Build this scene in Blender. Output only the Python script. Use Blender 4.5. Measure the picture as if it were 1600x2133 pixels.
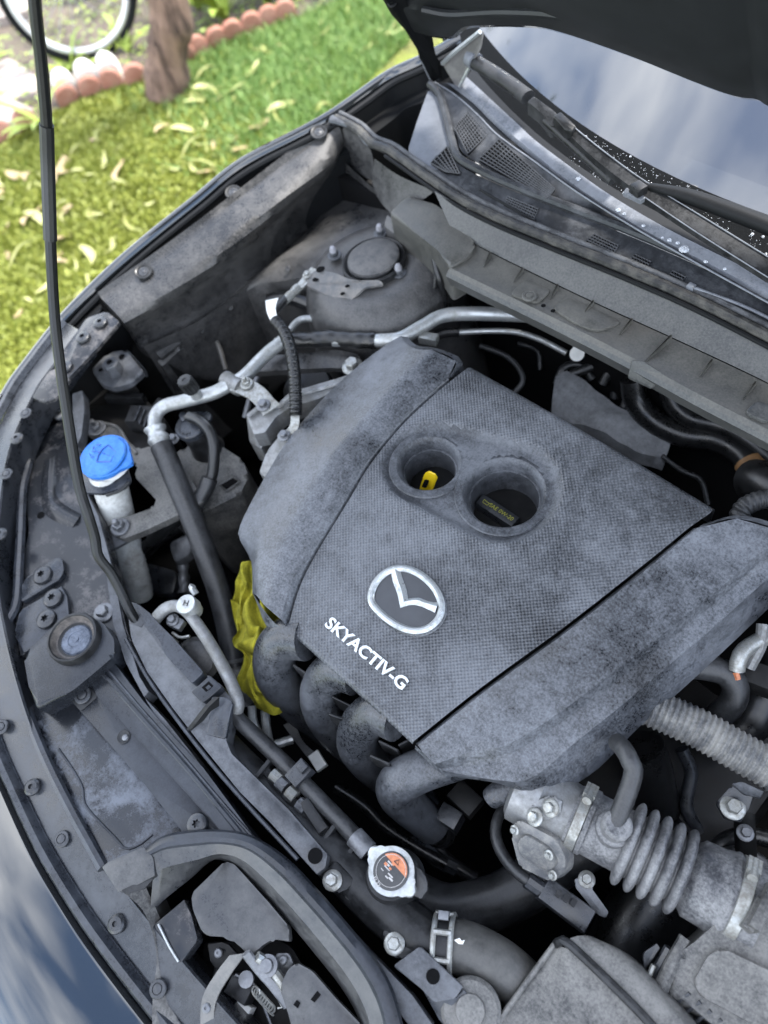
import bpy, bmesh, math, random
import numpy as np
from mathutils import Vector, Matrix, Euler
random.seed(7)
for o in list(bpy.data.objects): bpy.data.objects.remove(o)
S = bpy.context.scene
COL = S.collection
V = Vector
# ------------------------------------------------------------------ camera
# car frame: x to the car's left, y to the rear, z up (metres)
XA = np.array([.7055, .5395, -.4596]); XA /= np.linalg.norm(XA)
YA = np.array([.6935, -.669, .2676]); YA -= XA * (XA @ YA); YA /= np.linalg.norm(YA)
ZA = np.cross(XA, YA)
RM = np.array([XA, YA, ZA])
CAM = np.array([.362, .2415, 1.78])
FPX = 1600.0
cd = bpy.data.cameras.new('camera'); cam = bpy.data.objects.new('camera', cd); COL.objects.link(cam)
M = Matrix.Identity(4)
for i in range(3):
    M[i][0] = RM[i][0]; M[i][1] = -RM[i][1]; M[i][2] = -RM[i][2]; M[i][3] = CAM[i]
cam.matrix_world = M
cd.sensor_fit = 'AUTO'; cd.sensor_width = 36.0; cd.lens = 36.0 * FPX / 2133.0
cd.clip_start = .02; cd.clip_end = 500
cd.dof.use_dof = True; cd.dof.focus_distance = .96; cd.dof.aperture_fstop = 2.9
S.camera = cam
# ------------------------------------------------------------------ world and sun
SUN_EL, SUN_AZ = math.radians(60), math.radians(8)     # azimuth of the direction towards the sun, from +y clockwise
w = bpy.data.worlds.new('World'); S.world = w; w.use_nodes = True
nt = w.node_tree; nt.nodes.clear()
def N(nt, t, **k):
    n = nt.nodes.new(t)
    for a, b in k.items():
        if a in n.inputs.keys(): n.inputs[a].default_value = b
        else: setattr(n, a, b)
    return n
wo = N(nt, 'ShaderNodeOutputWorld'); bg = N(nt, 'ShaderNodeBackground'); bg.inputs[1].default_value = .15
sky = N(nt, 'ShaderNodeTexSky'); sky.sky_type = 'NISHITA'; sky.sun_disc = False
sky.sun_elevation = SUN_EL; sky.sun_rotation = SUN_AZ
tc = N(nt, 'ShaderNodeTexCoord')
cn = N(nt, 'ShaderNodeTexNoise', Scale=2.6, Detail=9.0, Roughness=.55, Distortion=.25)
cr = N(nt, 'ShaderNodeValToRGB'); cr.color_ramp.elements[0].position = .41; cr.color_ramp.elements[1].position = .60
mx = N(nt, 'ShaderNodeMix', data_type='RGBA'); mx.inputs['B'].default_value = (7.6, 7.9, 8.4, 1)
for a, b in ((tc.outputs['Generated'], cn.inputs['Vector']), (cn.outputs['Fac'], cr.inputs[0]), (cr.outputs[0], mx.inputs['Factor']),
             (sky.outputs[0], mx.inputs['A']), (mx.outputs['Result'], bg.inputs[0]), (bg.outputs[0], wo.inputs[0])):
    nt.links.new(a, b)
sd = bpy.data.lights.new('sun', 'SUN'); sun = bpy.data.objects.new('sun', sd); COL.objects.link(sun)
sd.energy = 2.5; sd.angle = math.radians(10); sd.color = (1, .965, .91)
sdir = V((math.sin(SUN_AZ) * math.cos(SUN_EL), math.cos(SUN_AZ) * math.cos(SUN_EL), math.sin(SUN_EL)))
sun.rotation_euler = sdir.to_track_quat('Z', 'Y').to_euler(); sun.location = (2, 5, 6)
vs = S.view_settings; vs.view_transform = 'Standard'; vs.look = 'None'; vs.gamma = 1; vs.exposure = 2.2
S.render.engine = 'CYCLES'
S.render.resolution_x = 768; S.render.resolution_y = 1024
# ------------------------------------------------------------------ helpers
def ray(px, py): return RM @ np.array([(px - 800) / FPX, (py - 1066.5) / FPX, 1.0])
def P(px, py, z):
    r = ray(px, py); t = (z - CAM[2]) / r[2]; return V(CAM + r * t)
def PP(lst, z=None): return [P(*q) if len(q) == 3 else P(q[0], q[1], z) for q in lst]
WO = {}
def thing(name, label, cat, loc, group=None):
    o = bpy.data.objects.new(name, None); COL.objects.link(o); o.location = loc; o.empty_display_size = .02
    WO[o] = V(loc); tag(o, label, cat, group); return o
def tag(o, label=None, cat=None, group=None, kind=None):
    if label: o['label'] = label
    if cat: o['category'] = cat
    if group: o['group'] = group
    if kind: o['kind'] = kind
    return o
def mk(name, vf, mat, parent=None, ang=35, origin=None, smooth=True):
    vs_, fs = vf
    off = WO[parent] if parent else (V(origin) if origin is not None else V((0, 0, 0)))
    me = bpy.data.meshes.new(name); me.from_pydata([V(v) - off for v in vs_], [], [list(f) for f in fs])
    bm = bmesh.new(); bm.from_mesh(me)
    bmesh.ops.recalc_face_normals(bm, faces=bm.faces)
    bm.to_mesh(me); bm.free()
    if smooth:
        me.polygons.foreach_set('use_smooth', [True] * len(me.polygons)); me.set_sharp_from_angle(angle=math.radians(ang))
    me.materials.append(mat)
    o = bpy.data.objects.new(name, me); COL.objects.link(o)
    if parent: o.parent = parent; WO[o] = off
    else: o.location = off; WO[o] = off
    return o
def join(*vfs):
    a, b = [], []
    for v, f in vfs:
        k = len(a); a += list(v); b += [[i + k for i in q] for q in f]
    return a, b
def cat(pts, n, closed=False):
    """Catmull-Rom through pts, n samples by arc length"""
    p = [np.array(q, float) for q in pts]
    if len(p) == 2: return [V(p[0] + (p[1] - p[0]) * i / (n - 1)) for i in range(n)]
    if closed: q = [p[-1]] + p + [p[0], p[1]]
    else: q = [2 * p[0] - p[1]] + p + [2 * p[-1] - p[-2]]
    out = []
    for i in range(1, len(q) - 2):
        a, b, c, d = q[i - 1:i + 3]
        for k in range(12):
            t = k / 12
            out.append(.5 * ((2 * b) + (c - a) * t + (2 * a - 5 * b + 4 * c - d) * t * t + (3 * b - a - 3 * c + d) * t ** 3))
    out.append(q[-2])
    out = np.array(out); L = np.r_[0, np.cumsum(np.linalg.norm(np.diff(out, axis=0), axis=1))]
    tt = np.linspace(0, L[-1], n + 1)[:-1] if closed else np.linspace(0, L[-1], n)
    return [V([np.interp(x, L, out[:, j]) for j in range(3)]) for x in tt]
def tube(pts, r, n=12, seg=None, caps=True, rf=None, smooth=True, flat=1.0):
    """swept tube; r a number or list over the path, rf(t, s) multiplies it"""
    L = sum((V(pts[i + 1]) - V(pts[i])).length for i in range(len(pts) - 1))
    if seg is None: seg = max(6, int(L / .008))
    q = cat(pts, seg) if smooth else [V(p) for p in pts]
    seg = len(q)
    rr = r if isinstance(r, (list, tuple)) else [r, r]
    vs_, fs = [], []
    up = V((0, 0, 1)); prev = None; s = 0
    for i, p in enumerate(q):
        t = (q[min(i + 1, seg - 1)] - q[max(i - 1, 0)]).normalized()
        if prev is None:
            a = t.orthogonal().normalized() if abs(t.z) > .95 else t.cross(up).normalized()
        else:
            a = (prev - t * prev.dot(t)).normalized()
        prev = a; b = t.cross(a)
        if i: s += (q[i] - q[i - 1]).length
        u = i / (seg - 1)
        rad = float(np.interp(u, np.linspace(0, 1, len(rr)), rr)) * (rf(u, s) if rf else 1)
        for k in range(n):
            h = 2 * math.pi * k / n
            vs_.append(p + a * math.cos(h) * rad + b * math.sin(h) * rad * flat)
    for i in range(seg - 1):
        for k in range(n):
            fs.append([i * n + k, i * n + (k + 1) % n, (i + 1) * n + (k + 1) % n, (i + 1) * n + k])
    if caps:
        fs.append(list(range(n))); fs.append(list(range((seg - 1) * n, seg * n)))
    return vs_, fs
def frame(axis):
    t = V(axis).normalized(); a = t.orthogonal().normalized(); return a, t.cross(a), t
def lathe(prof, o, axis=(0, 0, 1), n=24, ref=None, caps=True):
    o = V(o); a, b, t = frame(axis)
    if ref is not None:
        a = (V(ref) - t * V(ref).dot(t)).normalized(); b = t.cross(a)
    vs_, fs = [], []
    for r, h in prof:
        for k in range(n):
            g = 2 * math.pi * k / n
            vs_.append(o + t * h + a * math.cos(g) * r + b * math.sin(g) * r)
    m = len(prof)
    for i in range(m - 1):
        for k in range(n):
            fs.append([i * n + k, i * n + (k + 1) % n, (i + 1) * n + (k + 1) % n, (i + 1) * n + k])
    if caps and prof[0][0] > 1e-6: fs.append(list(range(n)))
    if caps and prof[-1][0] > 1e-6: fs.append(list(range((m - 1) * n, m * n)))
    return vs_, fs
def chaik(p, it=2, f=.15, rmax=.012):
    """round the corners of a polygon with short arcs"""
    p = [V(q) for q in p]; n = len(p); o = []
    for i in range(n):
        a, b, c = p[i - 1], p[i], p[(i + 1) % n]
        d = min(f * 2 * (a - b).length, f * 2 * (c - b).length, rmax); d = min(d, .48 * (a - b).length, .48 * (c - b).length)
        q0 = b + (a - b).normalized() * d; q1 = b + (c - b).normalized() * d
        if (a - b).normalized().dot((c - b).normalized()) < -.97: o.append(b); continue
        for k in range(4):
            t = k / 3; o.append(q0 * (1 - t) ** 2 + b * 2 * t * (1 - t) + q1 * t * t)
    return o
def plate(pts, th, bev=.0015, rnd=.15, down=(0, 0, -1), it=2, bs=2):
    """polygon (world points) extruded along down, top edge bevelled"""
    if rnd: pts = chaik(pts, it, rnd)
    n = len(pts); d = V(down).normalized() * th
    bm = bmesh.new()
    t = [bm.verts.new(p) for p in pts]; b = [bm.verts.new(V(p) + d) for p in pts]
    f = bm.faces.new(t); bm.faces.new(list(reversed(b)))
    for i in range(n): bm.faces.new([t[i], b[i], b[(i + 1) % n], t[(i + 1) % n]])
    if bev:
        es = [e for e in bm.edges if e.verts[0] in t and e.verts[1] in t]
        try: bmesh.ops.bevel(bm, geom=es, offset=bev, segments=bs, affect='EDGES', profile=.5, clamp_overlap=True)
        except Exception: pass
    bm.verts.index_update()
    vs_ = [v.co.copy() for v in bm.verts]; fs = [[v.index for v in q.verts] for q in bm.faces]
    bm.free(); return vs_, fs
def loft(rows, n=24, m=1, skirt=0, smooth_across=False, bump=None):
    """rows of world points -> grid surface"""
    rs = [cat(r, n) for r in rows]
    if smooth_across and len(rs) > 2:
        cols = [cat([r[i] for r in rs], (len(rs) - 1) * m + 1) for i in range(n)]
        rs = [[c[j] for c in cols] for j in range((len(rs) - 1) * m + 1)]
    elif m > 1:
        o = []
        for j in range(len(rs) - 1):
            for k in range(m): o.append([rs[j][i].lerp(rs[j + 1][i], k / m) for i in range(n)])
        rs = o + [rs[-1]]
    if bump: rs = [[bump(p, i / (n - 1), j / (len(rs) - 1)) for i, p in enumerate(r)] for j, r in enumerate(rs)]
    vs_ = [p for r in rs for p in r]; fs = []
    R_ = len(rs)
    for j in range(R_ - 1):
        for i in range(n - 1): fs.append([j * n + i, j * n + i + 1, (j + 1) * n + i + 1, (j + 1) * n + i])
    if skirt:
        loop = [i for i in range(n)] + [j * n + n - 1 for j in range(1, R_)] + [(R_ - 1) * n + i for i in range(n - 2, -1, -1)] + [j * n for j in range(R_ - 2, 0, -1)]
        k = len(vs_); vs_ += [vs_[i] - V((0, 0, skirt)) for i in loop]; q = len(loop)
        for i in range(q): fs.append([loop[i], loop[(i + 1) % q], k + (i + 1) % q, k + i])
    return vs_, fs
def box(c, dx, dy, dz, ax=(1, 0, 0), ay=None, bev=.002):
    c = V(c); a = V(ax).normalized()
    b = V(ay).normalized() if ay is not None else V((0, 0, 1)).cross(a).normalized()
    t = a.cross(b)
    p = [c + a * (sx * dx / 2) + b * (sy * dy / 2) + t * dz / 2 for sx, sy in ((-1, -1), (1, -1), (1, 1), (-1, 1))]
    return plate(p, dz, bev, 0, down=-t)
def text(s, size, o, right, up, ext=.0015, bold=0, sx=1.0):
    cu = bpy.data.curves.new('t', 'FONT'); cu.body = s; cu.size = size; cu.extrude = ext; cu.offset = bold
    cu.align_x = 'CENTER'; cu.align_y = 'CENTER'; cu.resolution_u = 3
    t = bpy.data.objects.new('t', cu); COL.objects.link(t)
    dg = bpy.context.evaluated_depsgraph_get(); me = t.evaluated_get(dg).to_mesh()
    r = V(right).normalized(); u = V(up).normalized(); u = (u - r * u.dot(r)).normalized(); nn = r.cross(u); o = V(o)
    vs_ = [o + r * v.co.x * sx + u * v.co.y + nn * v.co.z for v in me.vertices]; fs = [list(p.vertices) for p in me.polygons]
    bpy.data.objects.remove(t); bpy.data.curves.remove(cu)
    return vs_, fs
def shape(pts2, o, right, up): 
    o = V(o); return [o + V(right) * a + V(up) * b for a, b in pts2]
# shared fastener meshes, unit radius, +z axis
def hexv(r, h0, h1, n=6):
    vs_ = []; 
    for h, q in ((h0, r), (h1 - .12, r), (h1, r * .86)):
        vs_ += [V((q * math.cos(math.pi * 2 * k / n), q * math.sin(math.pi * 2 * k / n), h)) for k in range(n)]
    fs = [[i * n + k, i * n + (k + 1) % n, (i + 1) * n + (k + 1) % n, (i + 1) * n + k] for i in range(2) for k in range(n)]
    fs.append([2 * n + k for k in range(n)]); return vs_, fs
Zc = (0, 0, 0)
def star_pit(R=.45, n=24):
    prof = []
    vs_, fs = lathe([(1.0, 0), (1.0, .12), (.92, .3), (.7, .42), (.45, .45)], Zc, n=n)
    fs = fs[:-1]; k = len(vs_) - n
    a, b, t = frame((0, 0, 1))
    ring = []
    for j, (h, s) in enumerate(((.45, 1), (.05, 1))):
        for i in range(n):
            g = 2 * math.pi * i / n; r = (.33 + .09 * math.cos(6 * g)) * s
            ring.append(len(vs_)); vs_.append(a * math.cos(g) * r + b * math.sin(g) * r + t * h)
    for i in range(n):
        i2 = (i + 1) % n
        fs.append([k + i, k + i2, ring[i2], ring[i]]); fs.append([ring[i], ring[i2], ring[n + i2], ring[n + i]])
    fs.append(ring[n:]); return vs_, fs
FAST = {
    'bolt': join(lathe([(1, 0), (1, .16), (.86, .26), (.62, .3)], Zc, n=20), hexv(.62, .25, .85), lathe([(.4, .84), (.34, .8), (0, .78)], Zc, n=10)),
    'nut': join(lathe([(1, 0), (1, .16), (.9, .24), (.62, .26)], Zc, n=20), hexv(.62, .22, .8), lathe([(.3, .7), (.3, 1.35), (.22, 1.42), (0, 1.42)], Zc, n=10)),
    'screw': star_pit(),
    'clip': lathe([(1, 0), (1, .18), (.9, .28), (.62, .3), (.58, .2), (.52, .2), (.48, .32), (.3, .36), (0, .37)], Zc, n=22),
    'rivet': lathe([(1, 0), (.95, .2), (.7, .4), (.3, .46), (.25, .2), (0, .2)], Zc, n=18),
}
FM = {}
def fast(kind, pos, r, mat, parent, axis=(0, 0, 1), name=None):
    key = (kind, mat.name)
    if key not in FM:
        o = mk(kind, FAST[kind], mat, ang=30); FM[key] = o.data; bpy.data.objects.remove(o)
    o = bpy.data.objects.new(name or kind, FM[key]); COL.objects.link(o)
    if parent: o.parent = parent; o.location = V(pos) - WO[parent]
    else: o.location = pos
    o.scale = (r, r, r); q = V(axis).normalized().to_track_quat('Z', 'Y'); o.rotation_mode = 'QUATERNION'
    o.rotation_quaternion = q @ Euler((0, 0, random.uniform(0, 1))).to_quaternion(); WO[o] = V(pos); return o
# ------------------------------------------------------------------ materials
def srgb(h):
    h = h.lstrip('#'); c = [int(h[i:i + 2], 16) / 255 for i in (0, 2, 4)]
    return tuple((x / 12.92 if x <= .04045 else ((x + .055) / 1.055) ** 2.4) for x in c) + (1,)
MATS = {}
def base(name):
    m = bpy.data.materials.new(name); m.use_nodes = True; MATS[name] = m
    return m, m.node_tree, m.node_tree.nodes['Principled BSDF']
def plain(name, col, rough=.5, metal=0, coat=0, spec=.5, noise=.15, sc=60, bump=0):
    m, nt, b = base(name); L = nt.links.new
    g = N(nt, 'ShaderNodeNewGeometry'); no = N(nt, 'ShaderNodeTexNoise', Scale=sc, Detail=5.0, Roughness=.6)
    L(g.outputs['Position'], no.inputs['Vector'])
    mp = N(nt, 'ShaderNodeMapRange'); mp.inputs[3].default_value = 1 - noise * 2; mp.inputs[4].default_value = 1 + noise * 2
    L(no.outputs['Fac'], mp.inputs[0])
    mu = N(nt, 'ShaderNodeMix', data_type='RGBA', blend_type='MULTIPLY'); mu.inputs['Factor'].default_value = 1
    mu.inputs['A'].default_value = tuple(col[:3]) + (1,); L(mp.outputs[0], mu.inputs['B']); L(mu.outputs['Result'], b.inputs['Base Color'])
    b.inputs['Roughness'].default_value = rough; b.inputs['Metallic'].default_value = metal
    b.inputs['Coat Weight'].default_value = coat; b.inputs['Coat Roughness'].default_value = .03; b.inputs['Specular IOR Level'].default_value = spec
    if bump:
        bp = N(nt, 'ShaderNodeBump', Strength=bump, Distance=.001); L(no.outputs['Fac'], bp.inputs['Height']); L(bp.outputs[0], b.inputs['Normal'])
    return m
def dusty(name, dark, dust, amt=.5, sc=9, soft=.13, r0=.42, r1=.85, metal=0, fine=.5, bump=.25, weave=0, speck=0, off=0, spec=.27, mid=None, patch=.85, grain=.3):
    m, nt, b = base(name); L = nt.links.new
    g = N(nt, 'ShaderNodeNewGeometry'); ad = N(nt, 'ShaderNodeVectorMath', operation='ADD'); ad.inputs[1].default_value = (off, off * 1.7, off * .6)
    L(g.outputs['Position'], ad.inputs[0]); pos = ad.outputs[0]
    n1 = N(nt, 'ShaderNodeTexNoise', Scale=sc, Detail=8.0, Roughness=.62, Distortion=.4)
    n2 = N(nt, 'ShaderNodeTexNoise', Scale=max(55.0, sc * 4), Detail=7.0, Roughness=.78)
    n3 = N(nt, 'ShaderNodeTexNoise', Scale=330.0, Detail=3.0, Roughness=.7)
    for n in (n1, n2, n3): L(pos, n.inputs['Vector'])
    def math_(op, a, b_, c=None):
        n = N(nt, 'ShaderNodeMath', operation=op)
        for i, v in enumerate((a, b_, c)):
            if v is None: continue
            if isinstance(v, (int, float)): n.inputs[i].default_value = v
            else: L(v, n.inputs[i])
        return n.outputs[0]
    s = math_('MULTIPLY_ADD', n1.outputs['Fac'], patch, math_('SUBTRACT', math_('MULTIPLY_ADD', n2.outputs['Fac'], .4 + fine, .5 - (.4 + fine) * .5), patch * .5))
    s = math_('MULTIPLY_ADD', n3.outputs['Fac'], grain, math_('SUBTRACT', s, grain * .5))
    mr = N(nt, 'ShaderNodeMapRange', interpolation_type='SMOOTHSTEP'); th = .5 + (.5 - amt) * .7; soft = soft * 1.5
    mr.inputs[1].default_value = th - soft; mr.inputs[2].default_value = th + soft; L(s, mr.inputs[0])
    fac = mr.outputs[0]; hgt = math_('MULTIPLY_ADD', n2.outputs['Fac'], .5, math_('MULTIPLY', n3.outputs['Fac'], .5)); bdist = .0006
    if weave:
        sp = N(nt, 'ShaderNodeSeparateXYZ'); L(g.outputs['Position'], sp.inputs[0])
        k = 2 * math.pi / weave
        sx = math_('SINE', math_('MULTIPLY', sp.outputs[0], k), 0); sy = math_('SINE', math_('MULTIPLY', sp.outputs[1], k), 0)
        wv = math_('MULTIPLY_ADD', math_('MULTIPLY', sx, sy), .5, .5)
        wm = N(nt, 'ShaderNodeTexNoise', Scale=sc * 1.3, Detail=4.0); L(g.outputs['Position'], wm.inputs['Vector'])
        wf = N(nt, 'ShaderNodeMapRange'); wf.inputs[1].default_value = .4; wf.inputs[2].default_value = .62; wf.inputs[3].default_value = .12; wf.inputs[4].default_value = .75; L(wm.outputs['Fac'], wf.inputs[0])
        d = math_('MULTIPLY', math_('POWER', wv, 2.2), wf.outputs[0])
        fac = math_('MINIMUM', math_('ADD', math_('MULTIPLY', fac, math_('SUBTRACT', 1.0, math_('MULTIPLY', wf.outputs[0], .35))), math_('MULTIPLY', d, .6)), 1.0)
        hgt = math_('MULTIPLY_ADD', wv, .8, math_('MULTIPLY', hgt, .25)); bdist = .0011
    c = N(nt, 'ShaderNodeMix', data_type='RGBA'); c.inputs['A'].default_value = dark; c.inputs['B'].default_value = dust; L(fac, c.inputs['Factor'])
    colo = c.outputs['Result']
    if mid:
        n4 = N(nt, 'ShaderNodeTexNoise', Scale=sc * .8, Detail=6.0); ad2 = N(nt, 'ShaderNodeVectorMath', operation='ADD'); ad2.inputs[1].default_value = (5, 3, 9); L(pos, ad2.inputs[0]); L(ad2.outputs[0], n4.inputs['Vector'])
        m4 = N(nt, 'ShaderNodeMapRange', interpolation_type='SMOOTHSTEP'); m4.inputs[1].default_value = .5; m4.inputs[2].default_value = .68; m4.inputs[4].default_value = .7; L(n4.outputs['Fac'], m4.inputs[0])
        c2 = N(nt, 'ShaderNodeMix', data_type='RGBA'); L(colo, c2.inputs['A']); c2.inputs['B'].default_value = mid; L(m4.outputs[0], c2.inputs['Factor']); colo = c2.outputs['Result']
    L(colo, b.inputs['Base Color'])
    r = N(nt, 'ShaderNodeMapRange'); r.inputs[3].default_value = r0; r.inputs[4].default_value = r1; L(fac, r.inputs[0]); L(r.outputs[0], b.inputs['Roughness'])
    if metal:
        r2 = N(nt, 'ShaderNodeMapRange'); r2.inputs[3].default_value = metal; r2.inputs[4].default_value = metal * .3; L(fac, r2.inputs[0]); L(r2.outputs[0], b.inputs['Metallic'])
    b.inputs['Specular IOR Level'].default_value = spec
    bp = N(nt, 'ShaderNodeBump', Strength=bump, Distance=bdist); L(hgt, bp.inputs['Height']); L(bp.outputs[0], b.inputs['Normal'])
    return m
def G(v, t=1.06): t = 1 + (t - 1) * .9; return (v * (1 - (t - 1) * .5), v, v * t, 1)
m_cover = dusty('cover_plastic', G(.014, 1.2), G(.13, 1.13), .48, 6.5, .26, .26, .62, fine=.4, patch=1.35, grain=1.0, bump=.35, spec=.45)
m_weave = dusty('cover_weave', G(.011, 1.2), G(.112, 1.13), .475, 6.5, .26, .26, .62, weave=.0058, bump=.75, off=2.3, fine=.4, patch=1.35, grain=.8, spec=.45)
m_well = dusty('well_plastic', G(.025, 1.15), G(.10, 1.13), .5, 10, .22, .35, .7, patch=1.3, grain=.8)
m_run = dusty('runner_plastic', G(.010, 1.2), G(.085, 1.13), .45, 9, .26, .24, .6, fine=.4, patch=1.3, grain=1.0, spec=.45)
m_shield = dusty('shield_plastic', G(.009, 1.3), G(.034, 1.25), .42, 5, .25, .24, .45, off=3, fine=.4, patch=1.4, grain=.5, spec=.34)
m_stain = dusty('shield_stained', G(.009, 1.3), G(.10, 1.2), .42, 8, .1, .24, .6, off=5, fine=.35, patch=1.4, spec=.45)
m_trim = dusty('trim_plastic', G(.010, 1.3), G(.045, 1.25), .42, 10, .2, .22, .45, spec=.42)
m_black = dusty('black_plastic', G(.007), G(.032), .4, 14, .16, .3, .7)
m_dark = dusty('dark_metal', G(.004), (.016, .015, .014, 1), .35, 10, .15, .5, .85)
m_grey = dusty('grey_metal', G(.035, 1.1), G(.10, 1.1), .5, 14, .16, .3, .6, metal=.3)
m_paint = dusty('painted_metal', G(.02, 1.15), (.13, .12, .115, 1), .3, 14, .12, .2, .75, bump=.1)
m_brown = dusty('dirty_apron', (.009, .0096, .0108, 1), (.078, .0755, .073, 1), .45, 5, .27, .25, .62, fine=.35, patch=1.4, grain=.8, spec=.42)
m_cowl = dusty('cowl_metal', (.026, .0275, .0285, 1), (.078, .078, .074, 1), .5, 6, .28, .3, .6, fine=.3, grain=1.2, spec=.36)
m_ledge = dusty('cowl_ledge', (.03, .031, .029, 1), (.088, .085, .076, 1), .48, 8, .26, .28, .6, mid=(.06, .052, .042, 1), fine=.3, grain=.8, spec=.36)
m_alu = dusty('aluminium', (.38, .395, .40, 1), (.2, .2, .185, 1), .42, 25, .2, .35, .65, metal=.85, bump=.1)
m_cast = dusty('cast_aluminium', (.22, .225, .23, 1), (.095, .093, .085, 1), .5, 18, .2, .35, .7, metal=.6, bump=.4)
m_zinc = dusty('zinc_steel', (.32, .33, .32, 1), (.14, .13, .11, 1), .45, 60, .2, .3, .65, metal=.8, bump=.15)
m_bolt = dusty('dull_bolt', G(.12), G(.2), .4, 60, .2, .35, .7, metal=.7, bump=.15)
m_clip = dusty('clip_plastic', G(.010, 1.2), G(.04, 1.15), .4, 60, .2, .26, .5, spec=.5)
m_hose = dusty('rubber_hose', G(.007), G(.04), .45, 10, .22, .28, .6, fine=.4, grain=.7, spec=.45)
m_hosed = dusty('rubber_dark', G(.004), G(.014), .4, 12, .2, .24, .5, fine=.4, spec=.45)
m_bellow = dusty('bellows_rubber', (.024, .025, .029, 1), (.20, .2, .2, 1), .51, 10, .27, .3, .66, fine=.45, patch=1.3, grain=.9, spec=.4)
m_resn = dusty('box_plastic', G(.018), (.15, .146, .137, 1), .47, 7, .27, .3, .7, fine=.45, patch=1.6, grain=.9, spec=.34)
m_paintb = plain('black_car_paint', (.004, .005, .006), .06, 0, 1.0, noise=0)
m_inner = plain('hood_inner', (.010, .011, .012), .45, spec=.35, noise=.2, sc=30)
m_rub = plain('rubber_seal', (.004, .0045, .0052), .55, spec=.16, noise=.2)
m_void = plain('bay_dark', (.0025, .0025, .0028), .9, spec=.1)  # deep bay faces; flat discs and plates of it paint the dark of holes
m_blue = dusty('blue_cap', srgb('#1a58a8'), srgb('#4079b8'), .45, 25, .2, .35, .6, mid=(.05, .12, .26, 1))
m_white = dusty('milky_plastic', (.55, .56, .54, 1), (.24, .23, .21, 1), .42, 22, .2, .4, .7)
m_yel = plain('yellow_plastic', srgb('#d8b81c'), .4)
m_letter = plain('letter_silver', (.5, .52, .53), .35, .3, noise=.1, sc=200)
m_chrome = dusty('dull_chrome', (.44, .46, .47, 1), (.2, .21, .21, 1), .45, 60, .2, .25, .6, metal=.85, bump=.15)
m_emb = plain('emblem_plate', (.03, .032, .036), .3, noise=.2)
m_tag = plain('white_tag', (.6, .6, .57), .6)
m_shieldf = dusty('heat_shield_cloth', G(.07), G(.16), .5, 30, .2, .55, .85, bump=.7)
m_orange = plain('orange_print', (.38, .13, .055), .5, noise=.4, sc=250)
m_ink = plain('black_print', (.022, .022, .023), .45, noise=.4, sc=200)
m_wprint = plain('white_print', (.32, .31, .30), .5, noise=.4, sc=250)
m_cloth = dusty('microfibre', (.12, .115, .006, 1), (.40, .36, .03, 1), .47, 16, .2, .85, .95, bump=1.0)
m_brownh = plain('tan_hose', srgb('#7a5a38'), .7)
m_strip = dusty('cowl_strip', G(.10, 1.12), G(.18, 1.12), .5, 9, .2, .2, .45, bump=.08)
m_cowlb = dusty('cowl_plastic', G(.018, 1.15), G(.06, 1.12), .4, 12, .16, .28, .65, bump=.4)
m_cowls = dusty('cowl_smooth', G(.07, 1.15), G(.11, 1.15), .5, 5, .2, .25, .45, bump=.05)
# ------------------------------------------------------------------ the car body
UP = V((0, 0, 1))
car = thing('car', 'black car with its bonnet propped open over the dusty engine bay', 'car', (0, .6, 0))
edge = PP([(955, 70, 1.055), (880, 112, 1.04), (800, 150, 1.02), (670, 240, 1.0), (500, 330, .98), (400, 410, .96), (300, 490, .945), (220, 560, .93), (125, 655, .905), (49, 750, .885),
           (0, 821, .872), (-60, 950, .855), (-90, 1100, .842), (-100, 1250, .832), (-80, 1400, .822), (-40, 1560, .806), (0, 1660, .797), (60, 1790, .79), (124, 1900, .785), (187, 1994, .782), (292, 2133, .78), (420, 2290, .78)])
edge += [V((-p.x, p.y, p.z)) for p in reversed(edge) if p.x < -.27]
ED = cat(edge, 240)
def off_rows(path, specs):
    """parallel rows: specs of (outward, dz)"""
    out = [[] for _ in specs]
    n = len(path)
    for i, p in enumerate(path):
        t = path[min(i + 1, n - 1)] - path[max(i - 1, 0)]; t.z = 0; t.normalize()
        o = V((t.y, -t.x, 0))          # outward (to -x on the right fender, -y at the nose)
        for k, (a, dz) in enumerate(specs): out[k].append(p + o * a + UP * dz)
    return out
def rawloft(rs):
    n = len(rs[0]); return [p for r in rs for p in r], [[j * n + i, j * n + i + 1, (j + 1) * n + i + 1, (j + 1) * n + i] for j in range(len(rs) - 1) for i in range(n - 1)]
# outward check
t0 = ED[40] - ED[39]; sgn = 1 if (V((t0.y, -t0.x, 0)).x < 0) else -1
iF = min(range(240), key=lambda i: (ED[i] - edge[10]).length); jF = min(range(240), key=lambda i: (ED[i] - V((-edge[10].x, edge[10].y, edge[10].z))).length)
fr = off_rows(ED[:iF + 1], [(-sgn * .014, -.012), (-sgn * .012, -.003), (-sgn * .006, .002), (0, .001), (sgn * .010, -.012), (sgn * .03, -.06), (sgn * .05, -.2), (sgn * .05, -.55)])
fender = mk('fender', rawloft(fr), m_paintb, car, 50)
br = off_rows(ED[iF:jF + 1], [(-sgn * .010, -.014), (-sgn * .008, -.004), (-sgn * .003, 0), (0, -.001), (sgn * .03, -.005), (sgn * .07, -.014), (sgn * .12, -.030), (sgn * .17, -.056), (sgn * .22, -.10), (sgn * .25, -.17), (sgn * .25, -.35), (sgn * .22, -.6)])
bumper = mk('front_bumper', rawloft(br), m_paintb, car, 50)
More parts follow.
